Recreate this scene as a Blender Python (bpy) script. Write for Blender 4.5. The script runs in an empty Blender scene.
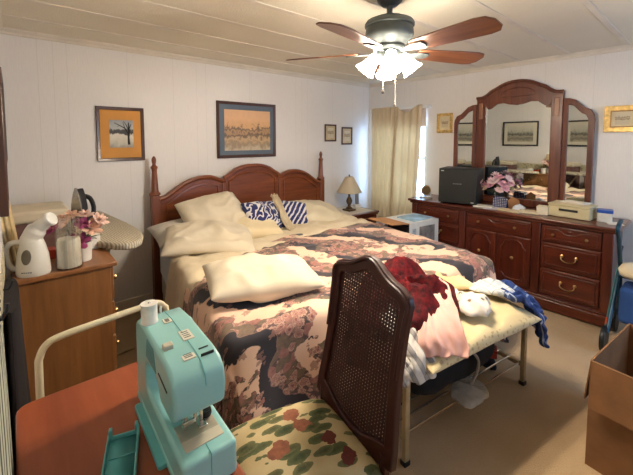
import bpy, bmesh, math, random
from mathutils import Vector, Matrix, Euler, noise as mn
C = bpy.context.scene.collection
PI = math.pi
R = math.radians
sin, cos = math.sin, math.cos

# ------------------------------------------------------------------ materials
def lin(c):
    out = []
    for v in c[:3]:
        v /= 255.0
        out.append(v / 12.92 if v <= 0.04045 else ((v + 0.055) / 1.055) ** 2.4)
    return (*out, 1.0)

class NT:
    def __init__(s, name):
        s.m = bpy.data.materials.new(name); s.m.use_nodes = True
        s.t = s.m.node_tree; s.t.nodes.clear()
        s.out = s.t.nodes.new('ShaderNodeOutputMaterial')
        s.bs = s.n('ShaderNodeBsdfPrincipled')
        s.l(s.bs.outputs[0], s.out.inputs[0])
    def n(s, ty, **kw):
        nd = s.t.nodes.new(ty)
        for k, v in kw.items():
            if k.startswith('_'): setattr(nd, k[1:], v)
            else:
                key = k.replace('__', ' ')
                nd.inputs[key].default_value = v
        return nd
    def l(s, a, b): s.t.links.new(a, b)
    def coord(s, kind='Object', scale=(1, 1, 1), rot=(0, 0, 0)):
        tc = s.n('ShaderNodeTexCoord'); mp = s.n('ShaderNodeMapping')
        mp.inputs['Scale'].default_value = scale; mp.inputs['Rotation'].default_value = rot
        s.l(tc.outputs[kind], mp.inputs[0]); return mp.outputs[0]
    def noise(s, vec, scale, detail=3, rough=.5):
        nd = s.n('ShaderNodeTexNoise', Scale=scale, Detail=detail, Roughness=rough)
        s.l(vec, nd.inputs['Vector']); return nd.outputs['Fac']
    def ramp(s, fac, stops, interp='LINEAR'):
        nd = s.n('ShaderNodeValToRGB'); cr = nd.color_ramp; cr.interpolation = interp
        while len(cr.elements) < len(stops): cr.elements.new(.5)
        for e, (p, c) in zip(cr.elements, stops):
            e.position = p; e.color = c if len(c) == 4 else lin(c)
        s.l(fac, nd.inputs[0]); return nd.outputs[0]
    def mix(s, fac, a, b, mode='MIX'):
        nd = s.n('ShaderNodeMix', _data_type='RGBA', _blend_type=mode)
        for i, v in ((0, fac), (6, a), (7, b)):
            if hasattr(v, 'is_output'): s.l(v, nd.inputs[i])
            elif i == 0: nd.inputs[0].default_value = v
            else: nd.inputs[i].default_value = v if len(v) == 4 else lin(v)
        return nd.outputs[2]
    def math(s, op, a, b=None):
        nd = s.n('ShaderNodeMath', _operation=op)
        for i, v in ((0, a), (1, b)):
            if v is None: continue
            if hasattr(v, 'is_output'): s.l(v, nd.inputs[i])
            else: nd.inputs[i].default_value = v
        return nd.outputs[0]
    def bump(s, h, strength=.2, dist=.01):
        nd = s.n('ShaderNodeBump', Strength=strength, Distance=dist)
        s.l(h, nd.inputs['Height']); s.l(nd.outputs[0], s.bs.inputs['Normal'])
    def col(s, c):
        if hasattr(c, 'is_output'): s.l(c, s.bs.inputs['Base Color'])
        else: s.bs.inputs['Base Color'].default_value = lin(c)
    def set(s, **kw):
        for k, v in kw.items(): s.bs.inputs[k.replace('__', ' ')].default_value = v

_mc = {}
def plain(name, c, rough=.5, metal=0, var=.12, vs=6, bs=0, bst=.1, sheen=0, coat=0):
    if name in _mc: return _mc[name]
    t = NT(name); v = t.coord()
    f = t.noise(v, vs, 4)
    dk = tuple(max(0, x * (1 - var)) for x in c); lt = tuple(min(255, x * (1 + var * .6)) for x in c)
    t.col(t.ramp(f, [(.3, dk), (.7, lt)]))
    t.set(Roughness=rough, Metallic=metal)
    if sheen: t.set(Sheen__Weight=sheen)
    if coat: t.set(Coat__Weight=coat, Coat__Roughness=.15)
    if bs: t.bump(t.noise(v, bs, 3), bst, .01)
    _mc[name] = t.m; return t.m

def wood(name, c1, c2, axis=2, rough=.35, sc=9, coat=.2):
    if name in _mc: return _mc[name]
    t = NT(name); s = [sc, sc, sc]; s[axis] = sc * .09
    v = t.coord('Object', tuple(s))
    f = t.noise(v, 3, 6, .62)
    c = t.ramp(f, [(.3, c1), (.5, tuple((a + b) / 2 for a, b in zip(c1, c2))), (.72, c2)])
    t.col(c); t.set(Roughness=rough, Coat__Weight=coat, Coat__Roughness=.2)
    t.bump(f, .06, .005)
    _mc[name] = t.m; return t.m

def fabric(name, c1, c2=None, scale=7, rough=.9, weave=350, st=.15):
    if name in _mc: return _mc[name]
    c2 = c2 or tuple(x * .86 for x in c1)
    t = NT(name); v = t.coord()
    t.col(t.ramp(t.noise(v, scale, 4), [(.35, c1), (.7, c2)]))
    t.set(Roughness=rough, Sheen__Weight=.12 if sum(c1) > 330 else 0)
    t.bump(t.math('ADD', t.noise(v, weave, 2), t.math('MULTIPLY', t.noise(v, 14, 3), 1.5)), st, .008)
    _mc[name] = t.m; return t.m

# ------------------------------------------------------------------ mesh builder
class MB:
    def __init__(s): s.bm = bmesh.new(); s.mi = 0; s.uv = None
    def f(s, vs):
        try:
            fc = s.bm.faces.new(vs); fc.material_index = s.mi; return fc
        except ValueError: return None
    def box(s, x0, x1, y0, y1, z0, z1, m=None):
        P = [(x, y, z) for x in (x0, x1) for y in (y0, y1) for z in (z0, z1)]
        v = [s.bm.verts.new(m @ Vector(p) if m else p) for p in P]
        for q in ((0, 1, 3, 2), (4, 6, 7, 5), (0, 4, 5, 1), (2, 3, 7, 6), (0, 2, 6, 4), (1, 5, 7, 3)): s.f([v[i] for i in q])
        return s
    def lathe(s, prof, seg=20, c=(0, 0, 0), m=None, sx=1, sy=1):
        rings = []
        for r, z in prof:
            ring = []
            for k in range(seg):
                a = 2 * PI * k / seg
                p = Vector((r * cos(a) * sx, r * sin(a) * sy, z))
                p = (m @ p) if m else p
                ring.append(s.bm.verts.new(p + Vector(c)))
            rings.append(ring)
        for a, b in zip(rings, rings[1:]):
            for k in range(seg): s.f([a[k], a[(k + 1) % seg], b[(k + 1) % seg], b[k]])
        if prof[0][0] > 1e-5: s.f(rings[0][::-1])
        if prof[-1][0] > 1e-5: s.f(rings[-1])
        return s
    def tube(s, pts, r, seg=8, flat=None):
        pts = [Vector(p) for p in pts]; n = len(pts)
        rr = r if isinstance(r, (list, tuple)) else [r] * n
        t0 = (pts[1] - pts[0]).normalized()
        u = t0.orthogonal().normalized(); rings = []
        for i, p in enumerate(pts):
            t = ((pts[min(i + 1, n - 1)] - p).normalized() + (p - pts[max(i - 1, 0)]).normalized())
            t = t.normalized() if t.length > 1e-6 else t0
            u = (u - t * u.dot(t)).normalized(); w = t.cross(u)
            rings.append([s.bm.verts.new(p + (u * cos(2 * PI * k / seg) + w * sin(2 * PI * k / seg)) * rr[i]) for k in range(seg)])
        for a, b in zip(rings, rings[1:]):
            for k in range(seg): s.f([a[k], a[(k + 1) % seg], b[(k + 1) % seg], b[k]])
        s.f(rings[0][::-1]); s.f(rings[-1]); return s
    def _p(s, ax, a, b, d):
        return {'x': (d, a, b), 'y': (a, d, b), 'z': (a, b, d)}[ax]
    def prism(s, poly, d0, d1, ax='y', m=None):
        def V(p): return s.bm.verts.new(m @ Vector(p) if m else p)
        a = [V(s._p(ax, x, y, d0)) for x, y in poly]; b = [V(s._p(ax, x, y, d1)) for x, y in poly]
        s.f(a); s.f(b[::-1]); n = len(poly)
        for i in range(n): s.f([a[i], b[i], b[(i + 1) % n], a[(i + 1) % n]])
        return s
    def ring(s, outer, inner, d0, d1, ax='y', m=None, din=None):
        def V(p): return s.bm.verts.new(m @ Vector(p) if m else p)
        n = len(outer); din = d1 if din is None else din
        oa = [V(s._p(ax, x, y, d0)) for x, y in outer]; ob = [V(s._p(ax, x, y, d1)) for x, y in outer]
        ia = [V(s._p(ax, x, y, d0)) for x, y in inner]; ib = [V(s._p(ax, x, y, din)) for x, y in inner]
        for i in range(n):
            j = (i + 1) % n
            s.f([oa[i], oa[j], ob[j], ob[i]]); s.f([ia[j], ia[i], ib[i], ib[j]])
            s.f([ob[i], ob[j], ib[j], ib[i]]); s.f([oa[j], oa[i], ia[i], ia[j]])
        return s
    def grid(s, fn, nu, nv, uv=None, closed=False):
        if uv and s.uv is None: s.uv = s.bm.loops.layers.uv.new('UVMap')
        V = [[s.bm.verts.new(fn(i / nu, j / nv)) for j in range(nv + 1)] for i in range(nu + (0 if closed else 1))]
        for i in range(nu):
            i2 = (i + 1) % len(V)
            for j in range(nv):
                fc = s.f([V[i][j], V[i2][j], V[i2][j + 1], V[i][j + 1]])
                if uv and fc:
                    for lp, (a, b) in zip(fc.loops, ((i, j), (i + 1, j), (i + 1, j + 1), (i, j + 1))): lp[s.uv].uv = uv(a / nu, b / nv)
        return s
    def ball(s, c, r, seg=12, m=None):
        r = (r, r, r) if not isinstance(r, (tuple, list)) else r
        k = seg // 2
        pr = [(sin(PI * i / k), -cos(PI * i / k)) for i in range(k + 1)]
        mm = Matrix.Translation(c) @ (m or Matrix()) @ Matrix.Diagonal((*r, 1))
        return s.lathe(pr, seg, (0, 0, 0), mm)
    def build(s, name, mats, parent=None, loc=(0, 0, 0), rot=(0, 0, 0), smooth=40, bevel=0, bseg=2, sub=0, solid=0, soff=0, label=None):
        bm = s.bm
        bmesh.ops.remove_doubles(bm, verts=bm.verts, dist=1e-5)
        bmesh.ops.recalc_face_normals(bm, faces=bm.faces)
        for fc in bm.faces: fc.smooth = smooth > 0
        for e in bm.edges:
            if len(e.link_faces) == 2 and e.calc_face_angle(0) > R(smooth or 1): e.smooth = False
        me = bpy.data.meshes.new(name); bm.to_mesh(me); bm.free()
        for m in (mats if isinstance(mats, (list, tuple)) else [mats]): me.materials.append(m)
        o = bpy.data.objects.new(name, me); C.objects.link(o)
        o.location = loc; o.rotation_euler = rot
        if parent: o.parent = parent
        if solid:
            md = o.modifiers.new('s', 'SOLIDIFY'); md.thickness = solid; md.offset = soff
        if bevel:
            md = o.modifiers.new('b', 'BEVEL'); md.width = bevel; md.segments = bseg; md.limit_method = 'ANGLE'; md.angle_limit = R(35)
        if sub:
            md = o.modifiers.new('u', 'SUBSURF'); md.levels = sub; md.render_levels = sub
        if label: o['label'] = label
        return o

def tag(o, label, cat, group=None):
    o['label'] = label; o['category'] = cat
    if group: o['group'] = group
    return o
def thing(name, label, cat, loc=(0, 0, 0), rotz=0, group=None):
    o = bpy.data.objects.new(name, None); C.objects.link(o)
    o.empty_display_size = .1
    o.location = loc; o.rotation_euler = (0, 0, rotz)
    return tag(o, label, cat, group)
def struct(o): o['kind'] = 'structure'; return o
def rr(x0, x1, y0, y1, r=.02, n=4):
    out = []
    for cx, cy, a0 in ((x1 - r, y1 - r, 0), (x0 + r, y1 - r, 90), (x0 + r, y0 + r, 180), (x1 - r, y0 + r, 270)):
        for i in range(n + 1):
            a = R(a0 + 90 * i / n); out.append((cx + r * cos(a), cy + r * sin(a)))
    return out
def spline(pts, n=6):
    P = [Vector(p) for p in pts]; out = []
    for i in range(len(P) - 1):
        p0, p1, p2, p3 = P[max(i - 1, 0)], P[i], P[i + 1], P[min(i + 2, len(P) - 1)]
        for k in range(n):
            t = k / n
            out.append(.5 * ((2 * p1) + (p2 - p0) * t + (2 * p0 - 5 * p1 + 4 * p2 - p3) * t * t + (3 * p1 - p0 - 3 * p2 + p3) * t ** 3))
    out.append(P[-1]); return out
def nz(x, y, z=0.0): return mn.noise(Vector((x, y, z)))
def fbm(x, y, z=0.0): return nz(x, y, z) + .5 * nz(2.1 * x, 2.1 * y, z + 7) + .25 * nz(4.3 * x, 4.3 * y, z + 3)
def ridge(x, y, z=0.0): return 1 - abs(nz(x, y, z)) * 2

# ------------------------------------------------------------------ setting
XL, XR, YB, YF, ZC = -.05, 3.96, 3.40, -1.7, 2.29

def wall_mat(name, axis, base):
    t = NT(name); v = t.coord()
    sp = t.n('ShaderNodeSeparateXYZ'); t.l(v, sp.inputs[0]); a = sp.outputs[axis]
    def groove(per, off):
        f = t.math('FRACT', t.math('MULTIPLY', t.math('ADD', a, off), 1 / per))
        d = t.math('ABSOLUTE', t.math('SUBTRACT', f, .5))
        return t.math('LESS_THAN', d, .0022 / per)
    g = t.math('MAXIMUM', groove(.6096, .13), t.math('MAXIMUM', groove(1.2192, .34), groove(.8128, .05)))
    s2 = t.coord('Object', (60, 60, 4))
    f = t.noise(s2, 3, 3)
    f2 = t.noise(v, 1.2, 3)
    c = t.ramp(t.math('ADD', t.math('MULTIPLY', f, .5), t.math('MULTIPLY', f2, .5)), [(.3, tuple(x * .95 for x in base)), (.7, base)])
    c = t.mix(t.math('MULTIPLY', g, .13), c, (120, 108, 100))
    t.col(c); t.set(Roughness=.55)
    t.bump(t.math('SUBTRACT', t.math('MULTIPLY', f, .3), g), .12, .003)
    return t.m
WB = (234, 229, 224)
m_wall_b = wall_mat('wall_panelling_back', 0, WB)
m_wall_r = wall_mat('wall_panelling_right', 1, (232, 228, 224))
def carpet_mat():
    t = NT('beige_carpet'); v = t.coord()
    f = t.noise(v, 2.2, 4); g = t.noise(v, 160, 2); st = t.noise(v, 5.5, 5, .7)
    c = t.ramp(f, [(.3, (176, 148, 110)), (.7, (194, 166, 128))])
    c = t.mix(t.math('MULTIPLY', g, .35), c, (140, 115, 84))
    c = t.mix(t.ramp(st, [(.66, (0, 0, 0)), (.74, (90, 90, 90))]), c, (120, 92, 62))
    t.col(c); t.set(Roughness=.97, Sheen__Weight=.2); t.bump(g, .6, .01)
    return t.m
def ceil_mat():
    t = NT('stippled_ceiling'); v = t.coord()
    f = t.noise(v, 90, 3); g = t.noise(v, 1.3, 3)
    t.col(t.ramp(g, [(.3, (226, 218, 198)), (.7, (234, 226, 208))])); t.set(Roughness=.8)
    t.bump(f, .35, .006); return t.m
m_ceil = ceil_mat()
m_trim = plain('cream_trim', (226, 216, 200), .45, var=.04)
T = .12
struct(MB().box(XL - T, XR + T, YF - T, YB + T, -.1, 0).build('floor', carpet_mat()))
struct(MB().box(XL - T, XR + T, YF - T, YB + T, ZC, ZC + .1).build('ceiling', m_ceil))
struct(MB().box(XL - T, XR + T, YB, YB + T, 0, ZC).build('wall_back', m_wall_b))
struct(MB().box(XL - T, XL, YF, YB, 0, ZC).build('wall_left', m_wall_r))
def wall_with_hole(name, ax, d0, d1, a0, a1, h0, h1, z0, z1, m):
    b = MB()
    def bx(p, q, u, w):
        if ax == 'x': b.box(d0, d1, p, q, u, w)
        else: b.box(p, q, d0, d1, u, w)
    bx(a0, h0, 0, ZC); bx(h1, a1, 0, ZC); bx(h0, h1, 0, z0); bx(h0, h1, z1, ZC)
    return struct(b.build(name, m))
WY0, WY1, WZ0, WZ1 = 2.44, 3.32, .62, 1.90
wall_with_hole('wall_right', 'x', XR, XR + T, YF, YB, WY0, WY1, WZ0, WZ1, m_wall_r)
FX0, FX1, FZ0, FZ1 = 2.2, 3.5, .9, 2.0
wall_with_hole('wall_front', 'y', YF - T, YF, XL - T, XR + T, FX0, FX1, FZ0, FZ1, m_wall_b)

def glass_pane():
    t = NT('window_glass')
    tr = t.n('ShaderNodeBsdfTransparent'); gl = t.n('ShaderNodeBsdfGlossy', Roughness=.02)
    mx = t.n('ShaderNodeMixShader'); mx.inputs[0].default_value = .07
    t.l(tr.outputs[0], mx.inputs[1]); t.l(gl.outputs[0], mx.inputs[2]); t.l(mx.outputs[0], t.out.inputs[0])
    return t.m
m_pane = glass_pane()
m_vinyl = plain('white_window_frame', (232, 232, 230), .35, var=.03)
def window(name, ax, d, h0, h1, z0, z1):
    b = MB(); mid = (z0 + z1) / 2
    w = .045
    def bx(p, q, u, v, k=0):
        if ax == 'x': b.box(d + .02 + k, d + .09 - k, p, q, u, v)
        else: b.box(p, q, d - .09 + k, d - .02 - k, u, v)
    bx(h0, h0 + w, z0, z1); bx(h1 - w, h1, z0, z1); bx(h0 + w, h1 - w, z0, z0 + w); bx(h0 + w, h1 - w, z1 - w, z1)
    bx(h0 + w, h1 - w, mid - .02, mid + .02, .01)
    o = struct(b.build(name, m_vinyl, bevel=.004))
    for u, v in ((z0 + w, mid - .02), (mid + .02, z1 - w)):
        g = MB()
        if ax == 'x': g.box(d + .05, d + .056, h0 + w, h1 - w, u, v)
        else: g.box(h0 + w, h1 - w, d - .056, d - .05, u, v)
        p = g.build('pane', m_pane); p.parent = o
window('window_1', 'x', XR, WY0, WY1, WZ0, WZ1)
window('fill_window', 'y', YF, FX0, FX1, FZ0, FZ1)  # unseen window added behind the camera for cool daylight on the right wall
# cove mouldings, baseboards, ceiling battens
n_tr = [0]
def trim(b, m=m_trim, bevel=.003):
    n_tr[0] += 1
    return struct(b.build('trim_%d' % n_tr[0], m, bevel=bevel))
cv = [(0, 0), (.042, 0), (.038, -.012), (.02, -.022), (.012, -.04), (0, -.044)]
trim(MB().prism([(YB - a, ZC + b) for a, b in cv], XL, XR, 'x'))
trim(MB().prism([(XR - a, ZC + b) for a, b in cv], YF, YB, 'y'))
trim(MB().prism([(XL + a, ZC + b) for a, b in cv], YF, YB, 'y'))
for y in (3.04, 2.63, 2.22, 1.81, 1.39, .98, .56, .15, -.26, -.67, -1.08):
    trim(MB().box(XL, XR, y - .019, y + .019, ZC - .006, ZC + .002))
struct(MB().box(XL, XR, YB - .014, YB, 0, .085).build('baseboard_back', m_trim, bevel=.004))
struct(MB().box(XR - .014, XR, YF, YB, 0, .085).build('baseboard_right', m_trim, bevel=.004))
struct(MB().box(XL, XL + .014, YF, YB, 0, .085).build('baseboard_left', m_trim, bevel=.004))
# wallpaper border strip along the left wall (seen in the mirror)
def border_mat():
    t = NT('wallpaper_border'); v = t.coord('Object', (1, 1, 1))
    t.col(t.ramp(t.noise(v, 26, 3), [(.38, (150, 146, 118)), (.5, (206, 196, 165)), (.65, (176, 170, 140))])); t.set(Roughness=.7)
    return t.m
trim(MB().box(XL, XL + .004, 1.0, YB, .90, 1.02), border_mat(), 0)

# ------------------------------------------------------------------ woods, metals, fabrics
W_hb = wood('headboard_cherry', (94, 44, 21), (144, 78, 40), 0, .34, 8)
W_hbv = wood('headboard_cherry_upright', (94, 46, 22), (142, 78, 42), 2, .34, 8)
W_dr = wood('dresser_cherry', (66, 24, 13), (108, 46, 25), 1, .3, 8, .35)
W_drv = wood('dresser_cherry_upright', (64, 23, 12), (104, 44, 24), 2, .3, 8, .35)
W_mir = wood('mirror_cherry', (72, 32, 20), (118, 62, 40), 2, .34, 8, .3)
W_chair = wood('chair_mahogany', (44, 9, 4), (66, 17, 8), 2, .42, 8, .05)
W_oak = wood('chest_oak', (112, 70, 34), (152, 102, 56), 2, .42, 6, .15)
W_oakt = wood('chest_oak_top', (118, 74, 38), (158, 104, 60), 1, .4, 6, .15)
W_dark = wood('dark_frame_wood', (52, 26, 16), (82, 44, 28), 2, .4, 12)
M_brass = plain('aged_brass', (214, 180, 122), .32, 1, .15, 20)
M_chrome = plain('chrome', (215, 212, 205), .18, 1, .05, 10)
M_bench = plain('champagne_metal', (176, 158, 120), .42, .35, .1, 9)
M_pewter = plain('pewter_fan_metal', (78, 84, 84), .5, .3, .15, 12)
M_black = plain('black_plastic', (24, 25, 27), .45, 0, .1, 8)
F_cream = fabric('cream_cotton', (226, 209, 170), (208, 188, 146), 5)
F_cream2 = fabric('pale_cream_cotton', (220, 208, 180), (206, 192, 160), 5)
F_white = fabric('bluish_white_cotton', (205, 208, 208), (182, 188, 192), 4)

# ------------------------------------------------------------------ bed (skewed a little against its headboard)
BM = Matrix.Translation((1.93, 3.2, 0)) @ Matrix.Rotation(R(-9), 4, 'Z')
bed = thing('bed', 'king size bed with scalloped reddish cherry headboard against the white panelled wall', 'bed', (1.94, 3.3, 0))
HBL, HBR = -1.01, 1.01
def hb_top():
    half = [(-.955, .985), (-.90, 1.00), (-.84, 1.035), (-.76, 1.09), (-.67, 1.13), (-.58, 1.15), (-.49, 1.15), (-.42, 1.13), (-.36, 1.105), (-.33, 1.10), (-.325, 1.13), (-.27, 1.16), (-.21, 1.20), (-.13, 1.228), (-.05, 1.24)]
    return half + [(-x, z) for x, z in reversed(half)]
top = hb_top()
b = MB(); b.prism([(.955, .28), (-.955, .28)] + top, -.022, .018, 'y')
b.build('headboard_panel', W_hb, bed, bevel=.004)
# moulding following the scalloped top, and raised panels
pth = [(x, -.026, z - .018) for x, z in top]
MB().tube(spline(pth, 2), .021, 8).build('top_moulding', W_hb, bed)
def scaled(pts, dz): return [(x, z - dz) for x, z in pts]
for xs in ((-.93, -.37), (-.31, .31), (.37, .93)):
    seg = [(x, z) for x, z in top if xs[0] + .03 <= x <= xs[1] - .03]
    seg = [(xs[0] + .03, seg[0][1] - .005)] + seg + [(xs[1] - .03, seg[-1][1] - .005)]
    poly = [(x, z - .085) for x, z in seg] + [(xs[1] - .03, .5), (xs[0] + .03, .5)]
    p3 = [(x, -.024, z) for x, z in poly]
    MB().tube(p3 + [p3[0]], .011, 6).build('panel_moulding', W_hb, bed)
for x in (-.34, .34):
    MB().box(x - .018, x + .018, -.036, -.02, .3, 1.075).build('stile', W_hbv, bed, bevel=.005)
for x in (HBL + .02, HBR - .02):
    b = MB(); b.box(x - .034, x + .034, -.036, .034, 0, 1.0)
    b.build('post', W_hbv, bed, bevel=.006)
    pf = [(.04, 1.0), (.048, 1.008), (.046, 1.022), (.036, 1.03), (.031, 1.05), (.023, 1.22), (.024, 1.235), (.03, 1.245), (.03, 1.258), (.018, 1.268), (.014, 1.28), (.018, 1.30), (.02, 1.318), (.015, 1.338), (.006, 1.35), (0, 1.352)]
    MB().lathe(pf, 8 if False else 14, (x, 0, 0)).build('finial', W_hbv, bed)
def bedloc(m): return Matrix.Translation((-1.94, -3.3, 0)) @ BM @ m
MH = .97
b = MB(); b.prism(rr(-MH, MH, -2.02, -.09, .06, 4), .3, .6, 'z', bedloc(Matrix()))
b.build('mattress', F_white, bed, bevel=.035, bseg=4, smooth=50)
b = MB(); b.prism(rr(-MH + .01, MH - .01, -2.01, -.1, .04, 3), .13, .295, 'z', bedloc(Matrix()))
b.build('box_spring', fabric('box_spring_ticking', (176, 168, 150)), bed, bevel=.012)
b = MB(); b.prism(rr(-MH + .05, MH - .05, -1.97, -.1, .02, 2), .08, .13, 'z', bedloc(Matrix()))
b.build('bed_frame', plain('dark_steel', (52, 48, 46), .5, .6), bed)
for sx in (-.85, 0, .85):
    for sy in (-.25, -1.85):
        q = bedloc(Matrix()) @ Vector((sx, sy, 0))
        MB().lathe([(.02, 0), (.02, .085)], 10, q).build('leg', plain('dark_steel', (52, 48, 46)), bed)

# cloth draped over the mattress, in bed coordinates; s across, t along
ZT = .615
def drape_pt(s, t, hw, foot, zt, r=.055, flare=.10, amp=.012, seed=0.0, hem=.05, fold=.02):
    cx = max(-hw + r, min(hw - r, s)); cy = max(foot + r, t)
    dx, dy = s - cx, t - cy
    d = math.hypot(dx, dy)
    w = fbm(s * 3.2 + seed, t * 3.2, seed) * amp + ridge(s * 2.1 + seed, t * 2.6 + .4 * nz(s * 3, t * 3), seed) ** 3 * amp * .9
    if d < 1e-6: return Vector((cx, cy, zt + w))
    ux, uy = dx / d, dy / d
    q = r * PI / 2
    if d < q:
        a = d / r; out, dn = r * sin(a), r * (1 - cos(a))
    else:
        out, dn = r + (d - q) * flare, r + (d - q) * .99
    tang = s * abs(uy) + t * abs(ux) + (0.35 * math.atan2(uy, ux) if abs(ux * uy) > .05 else 0)
    k = min(1, d / .35)
    out += k * fold * (sin(tang * 15 + seed) + .7 * nz(tang * 6, seed, d * 2)) + k * fold
    z = max(zt - dn + w * (1 - k), hem)
    return Vector((cx + ux * out, cy + uy * out, z))
def comforter_mat():
    t = NT('floral_comforter_print')
    uv = t.n('ShaderNodeTexCoord').outputs['UV']
    sp = t.n('ShaderNodeSeparateXYZ'); t.l(uv, sp.inputs[0]); s, u = sp.outputs[0], sp.outputs[1]
    wob = t.noise(uv, 3.0, 2)
    wob2 = t.noise(uv, 11, 3)
    # broad slanted ribbons: peach, navy, rose field
    ph = t.math('ADD', t.math('ADD', t.math('MULTIPLY', s, 2.1), t.math('MULTIPLY', u, 1.35)), t.math('ADD', t.math('MULTIPLY', wob, 1.1), t.math('MULTIPLY', wob2, .32)))
    ph = t.math('ADD', ph, t.math('MULTIPLY', t.math('SINE', t.math('MULTIPLY', u, 7.5)), .16))
    ph = t.math('ADD', ph, .30)
    fr = t.math('FRACT', ph)
    P, N = (226, 188, 160), (30, 27, 36)
    band = t.ramp(fr, [(0.0, P), (.36, (232, 194, 166)), (.375, N), (.62, (38, 33, 42)), (.64, (160, 120, 106)), (.97, (140, 102, 94)), (.985, P)])
    # flower clusters
    v = t.n('ShaderNodeTexVoronoi', Scale=2.7, Randomness=.8); t.l(uv, v.inputs['Vector'])
    d = t.math('ADD', v.outputs['Distance'], t.math('MULTIPLY', t.math('SUBTRACT', wob2, .5), .9))
    cl = t.math('LESS_THAN', d, .40)
    mauve = t.math('MULTIPLY', t.math('GREATER_THAN', fr, .64), t.math('LESS_THAN', fr, .975))
    cl = t.math('MAXIMUM', cl, t.math('MULTIPLY', mauve, .85))
    v2 = t.n('ShaderNodeTexVoronoi', Scale=23, Randomness=1.0); t.l(uv, v2.inputs['Vector'])
    pet = t.math('ADD', t.math('MULTIPLY', v2.outputs['Distance'], .9), t.math('MULTIPLY', t.math('SUBTRACT', t.noise(uv, 48, 4, .7), .5), 1.1))
    pc = t.ramp(pet, [(.10, (112, 58, 56)), (.26, (186, 136, 120)), (.36, (120, 80, 74)), (.48, (206, 164, 142)), (.60, (84, 60, 56)), (.8, (58, 46, 46))])
    sep = t.n('ShaderNodeSeparateXYZ'); t.l(v2.outputs['Color'], sep.inputs[0])
    pc = t.mix(t.math('LESS_THAN', sep.outputs[0], .3), pc, t.mix(t.noise(uv, 55, 3), (58, 52, 44), (132, 112, 86)))
    pc = t.mix(t.math('GREATER_THAN', sep.outputs[0], .8), pc, t.mix(t.noise(uv, 50, 3), (92, 44, 44), (190, 130, 116)))
    c = t.mix(cl, band, pc)
    # small sprigs over the peach field
    v3 = t.n('ShaderNodeTexVoronoi', Scale=9, Randomness=1.0); t.l(uv, v3.inputs['Vector'])
    sp3 = t.math('LESS_THAN', t.math('ADD', v3.outputs['Distance'], t.math('MULTIPLY', t.noise(uv, 38, 3), .8)), .6)
    c = t.mix(t.math('MULTIPLY', sp3, .7), c, (140, 100, 88))
    t.col(c); t.set(Roughness=.75, Sheen__Weight=.2)
    t.bump(t.math('ADD', t.noise(uv, 9, 3), t.math('MULTIPLY', t.noise(uv, 300, 1), .2)), .18, .012)
    return t.m
def edge_t(s):
    pts = [(-1.6, -1.55), (-1.0, -1.30), (-.62, -.95), (-.3, -.80), (0, -.74), (.6, -.63), (1.0, -.60), (1.6, -.62)]
    for (a, u), (c, v) in zip(pts, pts[1:]):
        if a <= s <= c: return u + (v - u) * (s - a) / (c - a)
    return -.6
S0, S1, TF = -1.50, 1.46, -2.52
def cf(u, v):
    s = S0 + (S1 - S0) * u
    te = edge_t(s) + .03 * nz(s * 4, 1.7)
    t = te + (TF - te) * v
    p = drape_pt(s, t, MH + .02, -2.05, ZT + .035, amp=.016, seed=2.3, flare=.13, hem=.06)
    lip = max(0, 1 - v / .035); p.z += .02 * (1 - lip ** 2) - .012
    return BM @ p
o = MB().grid(cf, 110, 84, uv=lambda u, v: (S0 + (S1 - S0) * u, -.6 + (TF + .6) * v)).build('comforter', comforter_mat(), smooth=180, solid=.028, soff=-1, sub=1)
tag(o, 'floral comforter in peach, navy and dusty rose spread over the bed', 'comforter')
# cream blanket folded back above the comforter
def bl(u, v):
    s = -1.42 + 2.5 * u
    e = edge_t(s)
    t0 = e + .40 + .10 * nz(s * 2.5, 5.0) + (.12 if s < -.4 else 0)
    t = t0 + (e - .16 - t0) * v
    p = drape_pt(s, t, MH + .005, -2.05, ZT + .012, amp=.03, seed=8.1, flare=.09, hem=.12, fold=.025)
    p.z += .012 + .02 * ridge(s * 3 + 2, t * 6, 4.2) ** 2 * (1 if s > -1 else 0)
    return BM @ p
o = MB().grid(bl, 90, 22).build('blanket', fabric('cream_blanket', (218, 203, 174), (202, 185, 152), 6), smooth=180, solid=.012, soff=1, sub=1)
tag(o, 'rumpled cream blanket turned back between the pillows and the floral comforter', 'blanket')

def pillow(name, w, d, h, loc, rot, m, seed, label, wr=.012, group=None, pinch=.10, sag=0):
    b = MB()
    def side(sg):
        def fn(u, v):
            x, y = 2 * u - 1, 2 * v - 1
            e = max(0, (1 - x * x) * (1 - y * y))
            th = h / 2 * e ** .42
            px = w / 2 * x * (1 - pinch * (1 - y * y) * .5 * abs(x)); py = d / 2 * y * (1 - pinch * (1 - x * x) * .5 * abs(y))
            k = min(1, e * 3)
            z = sg * th + k * wr * (fbm(px * 7 + seed, py * 7, sg + seed) + 1.1 * ridge(px * 4 + seed, py * 6 + .6 * nz(px * 5, py * 5, seed), seed) ** 3 - .3)
            return Vector((px, py, z - sag * abs(x) ** 2))
        return fn
    b.grid(side(1), 28, 22); b.grid(side(-1), 28, 22)
    o = b.build(name, m, None, loc, rot, smooth=180, sub=1)
    return tag(o, label, 'pillow', group)
F_pil = fabric('cream_quilted_pillowcase', (220, 208, 184), (208, 194, 166), 5)
pillow('pillow', .66, .46, .16, (1.17, 3.03, .71), (R(8), R(-4), R(-4)), fabric('white_pillowcase', (222, 216, 202)), 1.2, 'white pillow lying flat against the headboard behind the big leaning cream pillow', wr=.01)
pillow('pillow', .60, .50, .20, (1.37, 2.94, .82), (R(40), R(-5), R(4)), F_pil, 3.3, 'big cream pillow leaning against the left half of the headboard', wr=.026, sag=.03, pinch=.06)
pillow('pillow', .70, .46, .17, (1.15, 2.60, .735), (R(13), R(5), R(-22)), F_pil, 5.8, 'cream pillow lying flat in front of the big leaning cream pillow', wr=.026, sag=.035, pinch=.05)
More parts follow.
